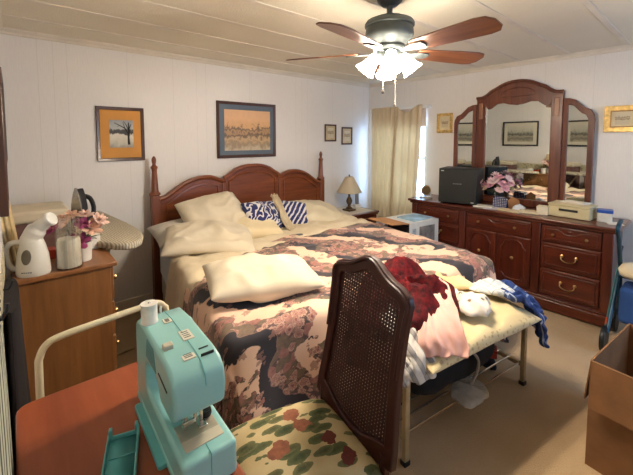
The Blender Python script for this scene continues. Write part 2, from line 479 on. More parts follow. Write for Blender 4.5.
pillow('pillow', .50, .36, .15, (1.60, 2.74, .71), (R(12), 0, R(-14)), fabric('ivory_pillowcase', (232, 216, 178), (222, 202, 160), 4), 4.9, 'ivory pillow lying low between the flat cream pillow and the blue patterned cushion', wr=.012)
def blue_mat(name, mode):
    t = NT(name); v = t.coord('Object', (1, 1, 1), (0, 0, .5))
    w = t.n('ShaderNodeTexWave', Scale=7 if mode else 6.0, Distortion=3.0 if mode else 16.0, Detail=2.0); w.inputs['Detail Scale'].default_value = 1.6
    t.l(v, w.inputs[0])
    t.col(t.ramp(w.outputs['Fac'], [(.52, (22, 32, 92)), (.66, (34, 50, 124)), (.72, (206, 204, 206)), (.8, (218, 214, 210))])); t.set(Roughness=.8, Sheen__Weight=.2)
    t.bump(t.noise(v, 14, 3), .25, .01); return t.m
pillow('cushion', .40, .34, .17, (1.77, 2.80, .775), (R(48), R(4), R(6)), blue_mat('blue_white_ikat', 0), 6.1, 'blue cushion with white swirling pattern leaning on the pillows', wr=.02)
pillow('cushion', .38, .30, .13, (2.11, 2.84, .755), (R(44), R(10), R(-20)), blue_mat('blue_white_stripe', 1), 7.4, 'blue and white striped cushion leaning to the right of the swirl patterned one', wr=.02)
pillow('pillow', .74, .50, .17, (2.42, 2.90, .715), (R(13), R(6), R(-16)), F_cream2, 9.2, 'pale cream pillow at the right end of the headboard near the lamp', wr=.018)
pillow('pillow', .62, .43, .17, (1.035, 1.665, .735), (R(4), R(3), R(-17)), F_pil, 12.7, 'single cream pillow lying on the floral comforter at the left edge of the bed', wr=.016, pinch=.03)

# generic ribbon of cloth: path over edges, width direction, wrinkles
def cloth(name, path, wid, m, label, cat, seed, amp=.02, thick=.012, n=40, nw=26, w0=1.0, w1=1.0, fr=1.0, ragged=.05):
    P = spline(path, 10); L = len(P) - 1; wid = Vector(wid)
    def fn(u, v):
        k = v * L; i = min(int(k), L - 1); p = P[i].lerp(P[i + 1], k - i)
        tg = (P[i + 1] - P[i]).normalized(); nrm = tg.cross(wid).normalized()
        if nrm.z < -.2: nrm = -nrm
        a = (2 * u - 1); ww = w0 + (w1 - w0) * v
        q = p + wid * (a * .5 * ww) + tg * ragged * nz(a * 2 + seed, v * 2, seed)
        q += wid.normalized() * ragged * nz(v * 5, seed + a, 2.0)
        f = ridge(a * 2.3 * fr + seed + .5 * nz(v * 3, a, seed), v * 1.6, seed) ** 2 + .5 * fbm(a * 4 * fr, v * 4, seed)
        return q + nrm * amp * f
    o = MB().grid(fn, nw, n).build(name, m, smooth=180, solid=thick, soff=1, sub=1)
    return tag(o, label, cat)
# rumpled heap resting on a support surface
def heap(name, c, rx, ry, h, m, label, cat, seed, rot=0, ground=None, fr=1.0, n=56, k=16, rag=.22, skirt=.0):
    ground = ground or (lambda x, y: c[2])
    ca, sa = cos(rot), sin(rot)
    def gg(x, y): return sum(ground(x + dx, y + dy) for dx in (-.03, 0, .03) for dy in (-.03, 0, .03)) / 9
    def fn(u, v):
        a = 2 * PI * u; r = v
        Ro = 1 + rag * nz(cos(a) * 1.6 + seed, sin(a) * 1.6, seed) + rag * .5 * nz(cos(a) * 4 + seed, sin(a) * 4, seed)
        lx, ly = rx * Ro * r * cos(a), ry * Ro * r * sin(a)
        x, y = c[0] + lx * ca - ly * sa, c[1] + lx * sa + ly * ca
        e = (1 - r ** 3)
        wx, wy = lx * 7 * fr + .8 * nz(lx * 5, ly * 5, seed), ly * 7 * fr + .8 * nz(lx * 5, ly * 5, seed + 5)
        f = .45 + .55 * ridge(wx, wy * .6, seed) ** 2 + .28 * fbm(lx * 9 * fr, ly * 9 * fr, seed)
        z = gg(x, y) + .012 + h * max(.02, e ** .55 * f)
        if r > .999: z = gg(x, y) + .004 - skirt * 0
        return Vector((x, y, z))
    b = MB(); b.grid(fn, n, k, closed=True)
    def fb(u, v):
        p = fn(u, 1 - v); 
        return Vector((p.x, p.y, gg(p.x, p.y) + .004))
    b.grid(fb, n, 6, closed=True)
    o = b.build(name, m, smooth=180, sub=1)
    return tag(o, label, cat)

# ------------------------------------------------------------------ bench at the foot of the bed
BA = R(-8.8)
bench = thing('bench', 'narrow metal bench with cream pad and rod shelf at the foot of the bed', 'bench', (1.83, .93, 0), BA)
BL, BD = .505, .12
for sx in (-1, 1):
    for sy in (-1, 1):
        MB().box(sx * BL - .014, sx * BL + .014, sy * BD - .012, sy * BD + .012, 0, .42).build('leg', M_bench, bench, bevel=.003)
        MB().box(sx * BL - .017, sx * BL + .017, sy * BD - .015, sy * BD + .015, 0, .022).build('foot_cap', M_black, bench)
    MB().box(sx * BL - .01, sx * BL + .01, -BD, BD, .11, .135).build('crossbar', M_bench, bench, bevel=.003)
for k in range(4):
    y = -BD + .012 + k * .07
    MB().tube([(-BL, y, .137), (BL, y, .137)], .0055, 8).build('shelf_rod', M_chrome, bench)
MB().box(-BL - .014, BL + .014, -BD - .012, BD + .012, .40, .42).build('seat_frame', M_bench, bench, bevel=.004)
MB().prism(rr(-BL - .02, BL + .02, -BD - .02, BD + .02, .03), .42, .465, 'z').build('seat_pad', fabric('cream_vinyl', (214, 194, 150), (200, 178, 134), 4, .6, 100, .05), bench, bevel=.014, bseg=3)
BMX = Matrix.Translation((1.83, .93, 0)) @ Matrix.Rotation(BA, 4, 'Z')
def print_pillow():
    t = NT('cream_printed_pillowcase'); v = t.coord()
    vo = t.n('ShaderNodeTexVoronoi', Scale=42.0); t.l(v, vo.inputs['Vector'])
    sp = t.n('ShaderNodeSeparateXYZ'); t.l(v, sp.inputs[0])
    edge = t.math('LESS_THAN', t.math('ADD', sp.outputs[1], .0), -.19)
    dots = t.math('MULTIPLY', t.math('LESS_THAN', vo.outputs['Distance'], .33), edge)
    base = t.ramp(t.noise(v, 5, 3), [(.35, (222, 203, 156)), (.7, (208, 187, 138))])
    t.col(t.mix(t.math('MULTIPLY', dots, .45), base, (140, 96, 66))); t.set(Roughness=.85, Sheen__Weight=.15)
    t.bump(t.noise(v, 12, 3), .2, .01); return t.m
pl = pillow('pillow', .94, .46, .13, BMX @ Vector((-.045, -.04, .532)), (R(7), R(1), BA), print_pillow(), 15.5, 'long yellowish cream pillow with printed edge lying on the bench', wr=.012)

def gnd(x, y):
    q = BM.inverted() @ Vector((x, y, 0))
    z = .12
    if q.y > -2.06: z = max(z, .665 - max(0, (-1.99 - q.y)) * 1.2)
    p = BMX.inverted() @ Vector((x, y, 0))
    ex, ey = abs(p.x + .045) / .47, abs(p.y + .045) / .23
    if ex < 1 and ey < 1: z = max(z, .55 + .065 * ((1 - ex ** 2) * (1 - ey ** 2)) ** .42)
    elif abs(p.x) < .53 and abs(p.y) < .3: z = max(z, .53)
    return z
def red_mat():
    t = NT('red_velvet_throw'); v = t.coord()
    vo = t.n('ShaderNodeTexVoronoi', Scale=30.0); t.l(v, vo.inputs['Vector'])
    f = t.math('ADD', t.math('MULTIPLY', t.noise(v, 26, 4, .7), .8), t.math('MULTIPLY', vo.outputs['Distance'], .22))
    t.col(t.ramp(f, [(.36, (34, 3, 6)), (.58, (84, 6, 13)), (.78, (128, 20, 28))])); t.set(Roughness=.8); t.bs.inputs['Specular IOR Level'].default_value = .2
    t.bump(t.noise(v, 60, 3), .4, .01); return t.m
heap('throw_blanket', (1.58, 1.09, .66), .38, .25, .17, red_mat(), 'dark red velvet throw heaped on the foot of the bed', 'blanket', 3.1, R(18), lambda x, y: max(gnd(x, y), .56), 1.2)
cloth('towel', [(2.02, 3.02, .93), (1.98, 2.88, .875), (1.945, 2.74, .78), (1.93, 2.64, .70), (1.93, 2.56, .675)], (.085, .03, 0), fabric('beige_towel', (206, 190, 160), (188, 170, 140), 6), 'beige towel draped between the two blue patterned cushions', 'towel', 19.5, .02, .014, ragged=.02)
F_pink = fabric('pink_jersey', (224, 178, 164), (206, 154, 142), 5)
cloth('shirt', [(1.72, 1.03, .72), (1.62, .95, .70), (1.50, .86, .665), (1.42, .785, .62), (1.385, .745, .55)], (.19, -.13, 0), F_pink, 'pink knit top hanging over the long pillow on the bench', 'clothing', 4.4, .016, .012, w0=.75, w1=1.0, ragged=.018)
def blouse_mat():
    t = NT('white_print_blouse'); v = t.coord()
    vo = t.n('ShaderNodeTexVoronoi', Scale=22.0); t.l(v, vo.inputs['Vector'])
    t.col(t.ramp(t.math('ADD', vo.outputs['Distance'], t.math('MULTIPLY', t.noise(v, 40, 2), .4)), [(.34, (110, 92, 80)), (.5, (220, 208, 190)), (.8, (230, 220, 204))])); t.set(Roughness=.85)
    t.bump(t.noise(v, 16, 3), .3, .01); return t.m
heap('blouse', (1.80, .88, .6), .14, .12, .06, blouse_mat(), 'crumpled white print blouse lying between the red throw and the bench pillow', 'clothing', 6.6, R(-30), gnd, 2.2, rag=.35)
heap('cushion', (2.03, 1.04, .6), .12, .08, .07, fabric('butter_cotton', (236, 208, 158), (224, 190, 136), 5), 'small butter yellow bundle at the right foot corner of the bed', 'cushion', 11.2, R(-60), gnd, .7, rag=.12)
def stripe_mat():
    t = NT('grey_striped_knit'); v = t.coord('Object', (1, 1, 1), (.3, .4, .5))
    w = t.n('ShaderNodeTexWave', Scale=5.5, Distortion=1.2, Detail=1.0); t.l(v, w.inputs[0])
    t.col(t.ramp(w.outputs['Fac'], [(.3, (206, 200, 190)), (.6, (190, 184, 176)), (.7, (120, 116, 114)), (.9, (140, 136, 132))])); t.set(Roughness=.85)
    t.bump(t.noise(v, 18, 3), .3, .01); return t.m
cloth('shirt', [(1.42, 1.02, .67), (1.345, .93, .635), (1.285, .86, .58), (1.255, .82, .535), (1.245, .805, .49)], (.19, -.04, 0), stripe_mat(), 'grey and white striped garment hanging off the left end of the bench', 'clothing', 9.4, .024, .012, fr=1.4)
def plaid(name, base, l1, l2, sc):
    t = NT(name); v = t.coord('Object', (sc, sc, sc), (.2, .5, .4))
    sp = t.n('ShaderNodeSeparateXYZ'); t.l(v, sp.inputs[0])
    def ln(a, w): return t.math('LESS_THAN', t.math('FRACT', a), w)
    c = t.mix(t.math('MULTIPLY', ln(sp.outputs[0], .3), .6), base, l1)
    c = t.mix(t.math('MULTIPLY', ln(sp.outputs[1], .3), .6), c, l1)
    c = t.mix(t.math('MULTIPLY', ln(t.math('ADD', sp.outputs[0], .5), .07), .7), c, l2)
    c = t.mix(t.math('MULTIPLY', ln(t.math('ADD', sp.outputs[1], .5), .07), .7), c, l2)
    t.col(c); t.set(Roughness=.85); t.bump(t.noise(v, 2, 3), .3, .01); return t.m
heap('shirt', (2.14, .86, .56), .16, .10, .06, plaid('white_grey_plaid', (222, 220, 212), (176, 186, 196), (120, 140, 150), 16), 'folded white and grey plaid shirt on the right end of the bench', 'clothing', 13.3, R(-35), gnd, 1.1, rag=.14)
cloth('shirt', [(2.14, .81, .60), (2.20, .745, .585), (2.25, .695, .53), (2.275, .672, .45), (2.28, .665, .36)], (.15, .12, 0), plaid('blue_plaid_cotton', (48, 74, 132), (30, 46, 92), (170, 184, 206), 11), 'blue plaid shirt hanging off the right end of the bench', 'clothing', 17.1, .05, .018, fr=1.3)
# things stored under the bench
bag = thing('duffel_bag', 'black fabric bag lying on the rod shelf under the bench', 'bag', BMX @ Vector((.0, .03, .145)), BA)
b = MB()
def bagf(u, v):
    a = 2 * PI * u; x = (2 * v - 1)
    e = (1 - abs(x) ** 4) ** .5
    k = 1 + .1 * fbm(x * 3, cos(a) * 1.5, sin(a))
    return Vector((x * .37, .115 * e * cos(a) * k, .12 + .12 * e * sin(a) * k))
b.grid(bagf, 24, 24, closed=True)
b.build('bag_body', fabric('black_nylon', (15, 14, 16), (9, 9, 10), 6), bag, smooth=180)
MB().tube(spline([(.02, -.10, .22), (.06, -.135, .16), (.05, -.14, .10), (.0, -.14, .04), (-.03, -.15, .01)], 5), .008, 6).build('strap', fabric('grey_strap', (150, 142, 132)), bag, label='pale grey strap')
def plastic_mat():
    t = NT('clear_plastic_film'); v = t.coord()
    t.set(Roughness=.25, Alpha=.42); t.bs.inputs['Base Color'].default_value = lin((205, 202, 196))
    t.bump(t.noise(v, 30, 4, .7), .5, .02); return t.m
heap('plastic_bag', BMX @ Vector((-.02, -.11, .145)), .13, .09, .035, plastic_mat(), 'crumpled clear plastic bag on the front rods of the bench shelf', 'bag', 21.0, R(10), lambda x, y: .146, 1.6)
heap('shoe', (2.36, 1.0, .0), .13, .05, .09, fabric('navy_felt', (40, 40, 54)), 'dark slipper on the carpet behind the right legs of the bench', 'slipper', 23.0, R(60), lambda x, y: .0, .7, rag=.08)
MB().box(-.04, .04, -.03, .03, 0, .05).build('small_box', plain('red_card', (170, 52, 34), .6), None, BMX @ Vector((.40, .02, .144)), (0, 0, .4), bevel=.004)
tag(bpy.data.objects['small_box'], 'small red box on the bench shelf beside the black bag', 'box')

# ------------------------------------------------------------------ cane back chair (faces the sewing table, towards -x)
chair = thing('dining_chair', 'dark mahogany chair with tall cane back and floral seat beside the sewing machine', 'chair', (.86, .812, 0), R(-10))
# back outline in (y, z); +y is the far side
def back_outline(k):
    L = [(-.192, .50), (-.19, .56), (-.18, .66), (-.174, .78), (-.175, .88), (-.178, .95), (-.183, .995), (-.174, 1.02), (-.14, 1.038), (-.10, 1.048), (-.065, 1.066), (-.03, 1.088), (0, 1.095)]
    return L + [(-y, z) for y, z in reversed(L[:-1])]
def back_inner():
    L = [(-.156, .535), (-.153, .58), (-.145, .67), (-.140, .78), (-.140, .87), (-.143, .94), (-.146, .97), (-.135, .99), (-.10, 1.0), (-.07, 1.006), (-.05, 1.018), (-.025, 1.034), (0, 1.040)]
    return L + [(-y, z) for y, z in reversed(L[:-1])]
tilt = Matrix.Translation((0, 0, .48)) @ Matrix.Rotation(R(9), 4, 'Y') @ Matrix.Diagonal((1, 1.13, 1, 1)) @ Matrix.Translation((0, 0, -.48))
outer = back_outline(0); inner = back_inner()
# bottom edge of the opening dips like a shallow scallop
inner[0] = (-.156, .555); inner[-1] = (.156, .555)
bot_o = [(.14, .485), (.07, .468), (0, .462), (-.07, .468), (-.14, .485)]
bot_i = [(.12, .545), (.06, .515), (0, .507), (-.06, .515), (-.12, .545)]
MB().ring(outer + bot_o, inner + bot_i, -.014, .014, 'x', tilt).build('back_frame', W_chair, chair, bevel=.006, bseg=3)
pth = [(-.016, y, z) for y, z in [(p[0] * .965, p[1] - .012) for p in outer[3:-3]]]
MB().tube([tilt @ Vector(p) for p in spline(pth, 2)], .007, 6).build('back_moulding', W_chair, chair)
def in_poly(y, z, P):
    c = False; n = len(P)
    for i in range(n):
        (y1, z1), (y2, z2) = P[i], P[(i + 1) % n]
        if (z1 > z) != (z2 > z) and y < (y2 - y1) * (z - z1) / (z2 - z1) + y1: c = not c
    return c
PI_in = [(y * 1.02, z) for y, z in inner + bot_i]
def spans(fixed, axis):
    out = []; cur = None; t = (.49 if axis == 'z' else -.18); end = 1.06 if axis == 'z' else .18
    while t < end:
        ok = in_poly(fixed, t, PI_in) if axis == 'z' else in_poly(t, fixed, PI_in)
        if ok and cur is None: cur = t
        if not ok and cur is not None: out.append((cur - .004, t + .004)); cur = None
        t += .003
    if cur is not None: out.append((cur, end))
    return out
b = MB(); p = .0118
k = -15
while k <= 15:
    y = k * p
    for a, c in spans(y, 'z'): b.box(-.0015, .0005, y - .0037, y + .0037, a, c, tilt)
    k += 1
z = .5
while z < 1.05:
    for a, c in spans(z, 'y'): b.box(-.0005, .0015, a, c, z - .0037, z + .0037, tilt)
    z += p
cane = plain('dark_cane', (52, 19, 11), .45, var=.2, vs=30)
b.build('cane_panel', cane, chair, smooth=0)
for sy in (-1, 1):
    MB().tube([(.006, sy * .178, .53), (.004, sy * .172, .40), (.03, sy * .17, .2), (.075, sy * .17, 0)], [.018, .02, .018, .015], 8).build('leg', W_chair, chair)
    MB().tube(spline([(-.36, sy * .185, .40), (-.385, sy * .19, .30), (-.37, sy * .185, .12), (-.395, sy * .19, .02), (-.40, sy * .19, 0)], 4), [.026] * 4 + [.024] * 4 + [.019] * 4 + [.016] * 5, 10).build('leg', W_chair, chair)
sp = [(-.41, -.215), (-.41, .215), (-.2, .215), (-.01, .185), (-.01, -.185), (-.2, -.215)]
MB().prism(sp, .385, .44, 'z').build('seat_rail', W_chair, chair, bevel=.01)
def seat_mat():
    t = NT('floral_seat_tapestry'); v = t.coord()
    def leafy(scale, rot, thr, c1, c2, under):
        w_ = t.coord('Object', (scale, scale * 2.4, scale), (0, 0, rot))
        vo = t.n('ShaderNodeTexVoronoi', Scale=1.0); t.l(w_, vo.inputs['Vector'])
        d = t.math('ADD', vo.outputs['Distance'], t.math('MULTIPLY', t.math('SUBTRACT', t.noise(v, 30, 3), .5), .35))
        tone = t.mix(t.ramp(t.math('ADD', d, t.math('MULTIPLY', t.noise(v, 70, 3), .3)), [(.2, (0, 0, 0)), (.55, (255, 255, 255))]), c1, c2)
        return t.mix(t.math('LESS_THAN', d, thr), under, tone)
    base = t.ramp(t.noise(v, 8, 3), [(.4, (196, 178, 136)), (.65, (178, 158, 114))])
    c = leafy(9, .6, .40, (46, 62, 34), (92, 98, 62), base)
    c = leafy(10, 2.1, .36, (58, 66, 38), (110, 108, 70), c)
    vo = t.n('ShaderNodeTexVoronoi', Scale=9.0); t.l(v, vo.inputs['Vector'])
    d = t.math('ADD', vo.outputs['Distance'], t.math('MULTIPLY', t.math('SUBTRACT', t.noise(v, 26, 3), .5), .5))
    sep = t.n('ShaderNodeSeparateXYZ'); t.l(vo.outputs['Color'], sep.inputs[0])
    hue = t.ramp(sep.outputs[0], [(0, (112, 46, 36)), (.4, (168, 104, 72)), (.7, (190, 142, 100))], 'CONSTANT')
    hue = t.mix(t.math('MULTIPLY', t.noise(v, 60, 3), .9), hue, (74, 34, 28))
    c = t.mix(t.math('LESS_THAN', d, .30), c, hue)
    t.col(c); t.set(Roughness=.85)
    t.bump(t.noise(v, 200, 2), .2, .005); return t.m
b = MB()
def seatf(u, v):
    x = -.42 + .43 * u; wd = .225 if x < -.2 else .225 - (x + .2) * .16
    a = 2 * v - 1; ux = 2 * u - 1
    e = max(0, (1 - ux ** 6) * (1 - a ** 6))
    return Vector((x + (.03 * (1 - a * a) * -1 if u < .001 else 0), a * wd, .437 + .075 * e ** .45 + .012 * (1 - ux * ux) * (1 - a * a)))
b.grid(seatf, 26, 26)
b.build('seat_cushion', seat_mat(), chair, smooth=180, solid=.004)

# ------------------------------------------------------------------ sewing table and what is on it
tab = thing('sewing_table', 'small reddish brown wooden table under the sewing machine by the left wall', 'table', (.19, .93, 0))
W_tab = wood('sewing_table_redwood', (132, 58, 28), (166, 84, 46), 1, .38, 5, .15)
TX0, TX1, TY0, TY1 = -.215, .192, -.52, .385
MB().prism(rr(TX0, TX1, TY0, TY1, .035), .695, .72, 'z').build('table_top', W_tab, tab, bevel=.006, bseg=3)
MB().ring(rr(TX0 + .03, TX1 - .03, TY0 + .03, TY1 - .03, .01, 2), rr(TX0 + .045, TX1 - .045, TY0 + .045, TY1 - .045, .008, 2), .63, .695, 'z').build('apron', W_tab, tab)
for x in (TX0 + .045, TX1 - .045):
    for y in (TY0 + .045, TY1 - .045):
        MB().prism(rr(x - .018, x + .018, y - .018, y + .018, .004, 2), 0, .695, 'z').build('leg', W_tab, tab)

teal = plain('teal_plastic', (146, 202, 200), .32, 0, .04, 4, coat=.2)
teal_d = plain('dark_teal_plastic', (104, 184, 186), .4, 0, .05, 4)
sm = thing('sewing_machine', 'teal sewing machine with white spool standing on the reddish table', 'sewing machine', (.315, .925, .72), R(-2))
prof = [(-.212, .004), (.205, .004), (.21, .02), (.21, .20), (.202, .235), (.175, .252), (.10, .258), (-.08, .253), (-.125, .246), (-.15, .225), (-.157, .19), (-.15, .142), (-.135, .13), (-.05, .13), (-.035, .138), (-.025, .165), (0, .175), (.07, .172), (.09, .16), (.097, .14), (.097, .10), (.085, .085), (.06, .08), (-.212, .08)]
MB().prism(prof, -.063, .063, 'x').build('machine_body', teal, sm, bevel=.016, bseg=4, smooth=60)
# seam along the top, handle well on the left with its shade painted as darker teal, groove
MB().prism([(-.157, .20), (-.152, .226), (-.126, .2475), (-.08, .2545), (.10, .2595), (.175, .2535), (.175, .251), (.10, .257), (-.08, .252), (-.126, .245)], .012, .0135, 'x').build('seam', teal_d, sm)
MB().prism([(-.02, .185), (.085, .185), (.07, .244), (.0, .244)], -.0645, -.05, 'x').build('handle_well', plain('well_shade_teal', (84, 150, 156), .5), sm, bevel=.004)
MB().prism([(-.11, .19), (-.04, .20), (-.041, .204), (-.112, .194)], -.0645, -.06, 'x').build('thread_slot', M_black, sm)
MB().box(-.05, -.026, -.045, -.025, .25, .266).build('stitch_lever', plain('beige_plastic', (206, 198, 176), .4), sm, bevel=.003, label='beige stitch lever')
for y0, x0, x1 in ((-.112, .018, .05), (-.085, .022, .046)):
    MB().box(x0, x1, y0 - .0013, y0 + .0013, .246, .2545).build('tension_slot', M_black, sm)
st = plain('cream_sticker', (222, 218, 200), .5, 0, .03); ink = plain('grey_ink', (96, 98, 100), .6)
for (x0, x1, y0, y1, dz) in ((-.012, .010, .085, .112, .2582), (.004, .032, -.03, .022, .2555), (-.022, .008, -.108, -.072, .2505)):
    s_ = MB().box(x0, x1, y0, y1, dz - .006, dz + .0014).build('sticker', st, sm, label='cream instruction sticker')
    bb = MB()
    for q in range(4):
        yy = y0 + (y1 - y0) * (.2 + .19 * q); bb.box(x0 + .005, x1 - .006, yy, yy + .0028, dz + .0014, dz + .002)
    bb.build('printed_lines', ink, s_)
# bed plate, needle plate, presser foot, needle
MB().box(-.045, .045, -.145, -.09, .08, .0825).build('needle_plate', plain('satin_steel', (196, 188, 168), .35, .6), sm, bevel=.001)
MB().box(-.045, .045, -.178, -.146, .0795, .0822).build('bobbin_cover', plain('beige_plastic', (206, 198, 176), .4), sm, bevel=.001)
MB().lathe([(.005, .094), (.005, .14)], 10, (0, -.11, 0)).build('needle_bar', M_chrome, sm)
MB().lathe([(.0009, .083), (.0012, .10)], 6, (0, -.11, 0)).build('needle', M_chrome, sm)
b = MB(); b.box(.011, .019, -.115, -.103, .088, .138); b.box(.001, .022, -.135, -.094, .0835, .088)
b.build('presser_foot', M_chrome, sm, bevel=.0015)
b = MB(); b.box(-.03, -.022, -.125, -.10, .088, .138); b.box(-.034, -.006, -.128, -.122, .10, .112); b.build('thread_guide', M_chrome, sm, bevel=.0015)
MB().lathe([(0, 0), (.012, .0), (.014, .006), (.012, .016), (0, .018)], 16, (.032, -.10, .083)).build('bobbin_case', plain('dark_lens', (60, 56, 58), .2, .6), sm)
MB().box(-.0005, .0005, -.2135, -.14, .02, .0815).build('bed_seam', teal_d, sm)
MB().prism(rr(-.066, .066, -.212, .21, .015), 0, .018, 'z').build('base_skirt', teal, sm, bevel=.004)
MB().prism(rr(-.085, -.06, -.10, .15, .008), 0, .014, 'z').build('base_lip', teal_d, sm, bevel=.003)
m_ = Matrix.Translation((.063, .16, .185)) @ Matrix.Rotation(R(90), 4, 'Y')
MB().lathe([(.036, 0), (.036, .02), (.03, .026), (0, .027)], 20, (0, 0, 0), m_).build('hand_wheel', teal, sm)
MB().tube([(-.042, .125, .25), (-.042, .125, .318)], .003, 6).build('spool_pin', plain('white_plastic', (225, 222, 214), .4), sm)
MB().tube([(-.0, .17, .25), (-.0, .17, .272), (-.0, .158, .278)], .0035, 6).build('bobbin_winder', plain('white_plastic', (225, 222, 214), .4), sm)
sp_ = MB().lathe([(.0045, .0), (.023, 0), (.023, .004), (.0215, .006), (.0215, .050), (.023, .052), (.023, .056), (.0045, .056), (.0045, .0)], 20).build('thread_spool', plain('white_thread', (232, 228, 218), .7, 0, .03, 60), None, Matrix.Translation((.315, .925, .72)) @ Matrix.Rotation(R(-2), 4, 'Z') @ Vector((-.042, .125, .2575)))
tag(sp_, 'white spool of thread on top of the teal sewing machine', 'thread spool')

# teal open tray (extension table) lying on the table
tr = thing('accessory_tray', 'dark teal open plastic tray lying on the table left of the sewing machine', 'tray', (.155, .875, .72), R(-17))
b = MB()
b.box(-.036, .036, -.15, .115, .002, .006)
b.box(-.036, -.032, -.15, .115, .006, .024); b.box(.032, .036, -.15, .115, .006, .030); b.box(-.036, .036, .111, .115, .006, .018)
b.build('tray_shell', teal_d, tr, bevel=.001)
for x in (-.03, .03):
    MB().box(x - .004, x + .004, .108, .122, .006, .036).build('clip', teal_d, tr, bevel=.0015)
for k in range(3): MB().box(-.03, .03, -.09 + .07 * k, -.087 + .07 * k, .006, .009).build('rib', teal_d, tr)

# cream tube rail behind the table
rail = thing('metal_frame', 'cream painted metal tube frame standing between the sewing table and the oak chest', 'frame', (.2, 1.41, 0))
M_crt = plain('cream_enamel', (222, 212, 180), .35, 0, .05, 8)
rz = [(-.165, 0, .0), (-.165, 0, .40), (-.165, 0, .74), (-.160, 0, .80), (-.14, 0, .835), (-.10, 0, .848), (0, .01, .852), (.16, .025, .855), (.21, .03, .852), (.235, .03, .83), (.245, .03, .78), (.245, .03, .4), (.245, .03, 0)]
MB().tube(spline(rz, 5), .0115, 12).build('tube', M_crt, rail)
MB().tube([(-.165, 0, .35), (.245, .03, .35)], .009, 10).build('crossbar', M_crt, rail)
for x, y in ((-.165, 0), (.245, .03)): MB().lathe([(.016, 0), (.016, .03), (.012, .034)], 10, (x, y, 0)).build('foot_cap', plain('grey_rubber', (90, 88, 84), .7), rail)

# ------------------------------------------------------------------ oak chest by the left wall
CX0, CX1, CY0, CY1, CZ = -.03, .395, 2.06, 2.52, .86
chest = thing('chest_of_drawers', 'light oak chest of drawers against the left wall with clutter on top', 'chest of drawers', (.18, 2.29, 0))
ox, oy = .18, 2.29
MB().box(CX0 + .015 - ox, CX1 - .03 - ox, CY0 + .012 - oy, CY1 - .012 - oy, 0, CZ - .024).build('carcass', W_oak, chest, bevel=.003)
MB().box(CX0 - ox, CX1 - ox, CY0 - oy, CY1 - oy, CZ - .024, CZ).build('chest_top', W_oakt, chest, bevel=.005)
for k in range(4):
    z0 = .08 + .19 * k
    d = MB().box(CX1 - .031 - ox, CX1 - .012 - ox, CY0 + .035 - oy, CY1 - .035 - oy, z0, z0 + .175).build('drawer', W_oak, chest, bevel=.004)
    for y in (-.11, .11):
        MB().lathe([(.006, 0), (.006, .012), (.015, .018), (.012, .028), (0, .03)], 12, (0, 0, 0), Matrix.Translation((CX1 - .012 - ox, y, z0 + .09)) @ Matrix.Rotation(R(90), 4, 'Y')).build('knob', M_brass, d)
# garment steamer (white jug)
M_wp = plain('ivory_plastic', (232, 228, 216), .3, 0, .03, 5, coat=.15)
st_ = thing('garment_steamer', 'white jug shaped garment steamer with slanted spout at the front of the oak chest', 'steamer', (.055, 2.125, CZ), R(-30))
prof = [(0, 0), (.066, 0), (.07, .008), (.069, .04), (.064, .09), (.054, .135), (.044, .165), (.036, .18), (0, .185)]
MB().lathe(prof, 28, sx=1.0, sy=.82).build('body', M_wp, st_, smooth=50)
MB().tube(spline([(-.006, 0, .14), (.002, 0, .18), (.03, 0, .222), (.075, 0, .258)], 5), [.045] * 5 + [.042] * 5 + [.033] * 3 + [.029] * 3, 14).build('spout', M_wp, st_, smooth=60)
mm = Matrix.Translation((.077, 0, .259)) @ Matrix.Rotation(R(62), 4, 'Y')
MB().lathe([(.029, -.004), (.034, .0), (.034, .012), (.03, .016), (0, .017)], 18, (0, 0, 0), mm, 1.0, 1.15).build('nozzle', plain('white_nozzle', (240, 238, 230), .3), st_)
MB().tube(spline([(-.048, 0, .155), (-.09, 0, .152), (-.112, 0, .12), (-.108, 0, .06), (-.085, 0, .03), (-.06, 0, .032)], 5), .0125, 10).build('handle', M_wp, st_)
mm = Matrix.Translation((0, -.0485, .095)) @ Matrix.Rotation(R(84), 4, 'X')
MB().lathe([(0, 0), (.024, 0), (.024, .006), (.02, .008), (0, .008)], 22, (0, 0, 0), mm, .8, 1.45).build('water_window', plain('smoky_window', (120, 112, 98), .2), st_, label='grey oval water window')
bb = MB()
for k in range(5): bb.box(-.02 + .009 * k, -.0145 + .009 * k, -.0585, -.0555, .022, .027)
bb.build('printed_mark', ink, st_)

# clear cylinder with white filling
jar = thing('glass_cylinder', 'tall clear cylinder half filled with white on the oak chest', 'jar', (.195, 2.115, CZ))
def clear_mat():
    t = NT('clear_glass')
    tr_ = t.n('ShaderNodeBsdfTransparent'); tr_.inputs[0].default_value = (.97, .97, .96, 1)
    gl = t.n('ShaderNodeBsdfGlossy', Roughness=.08); mx = t.n('ShaderNodeMixShader'); mx.inputs[0].default_value = .17
    t.l(tr_.outputs[0], mx.inputs[1]); t.l(gl.outputs[0], mx.inputs[2]); t.l(mx.outputs[0], t.out.inputs[0]); return t.m
M_clear = clear_mat()
MB().lathe([(0, 0), (.057, 0), (.058, .01), (.054, .26), (.051, .26), (.053, .012), (0, .008)], 28).build('glass_wall', M_clear, jar, smooth=50)
MB().lathe([(0, .009), (.0515, .010), (.050, .135), (.045, .15), (0, .152)], 24).build('filling', plain('white_wax', (234, 230, 214), .5, 0, .04, 30), jar, label='white filling')

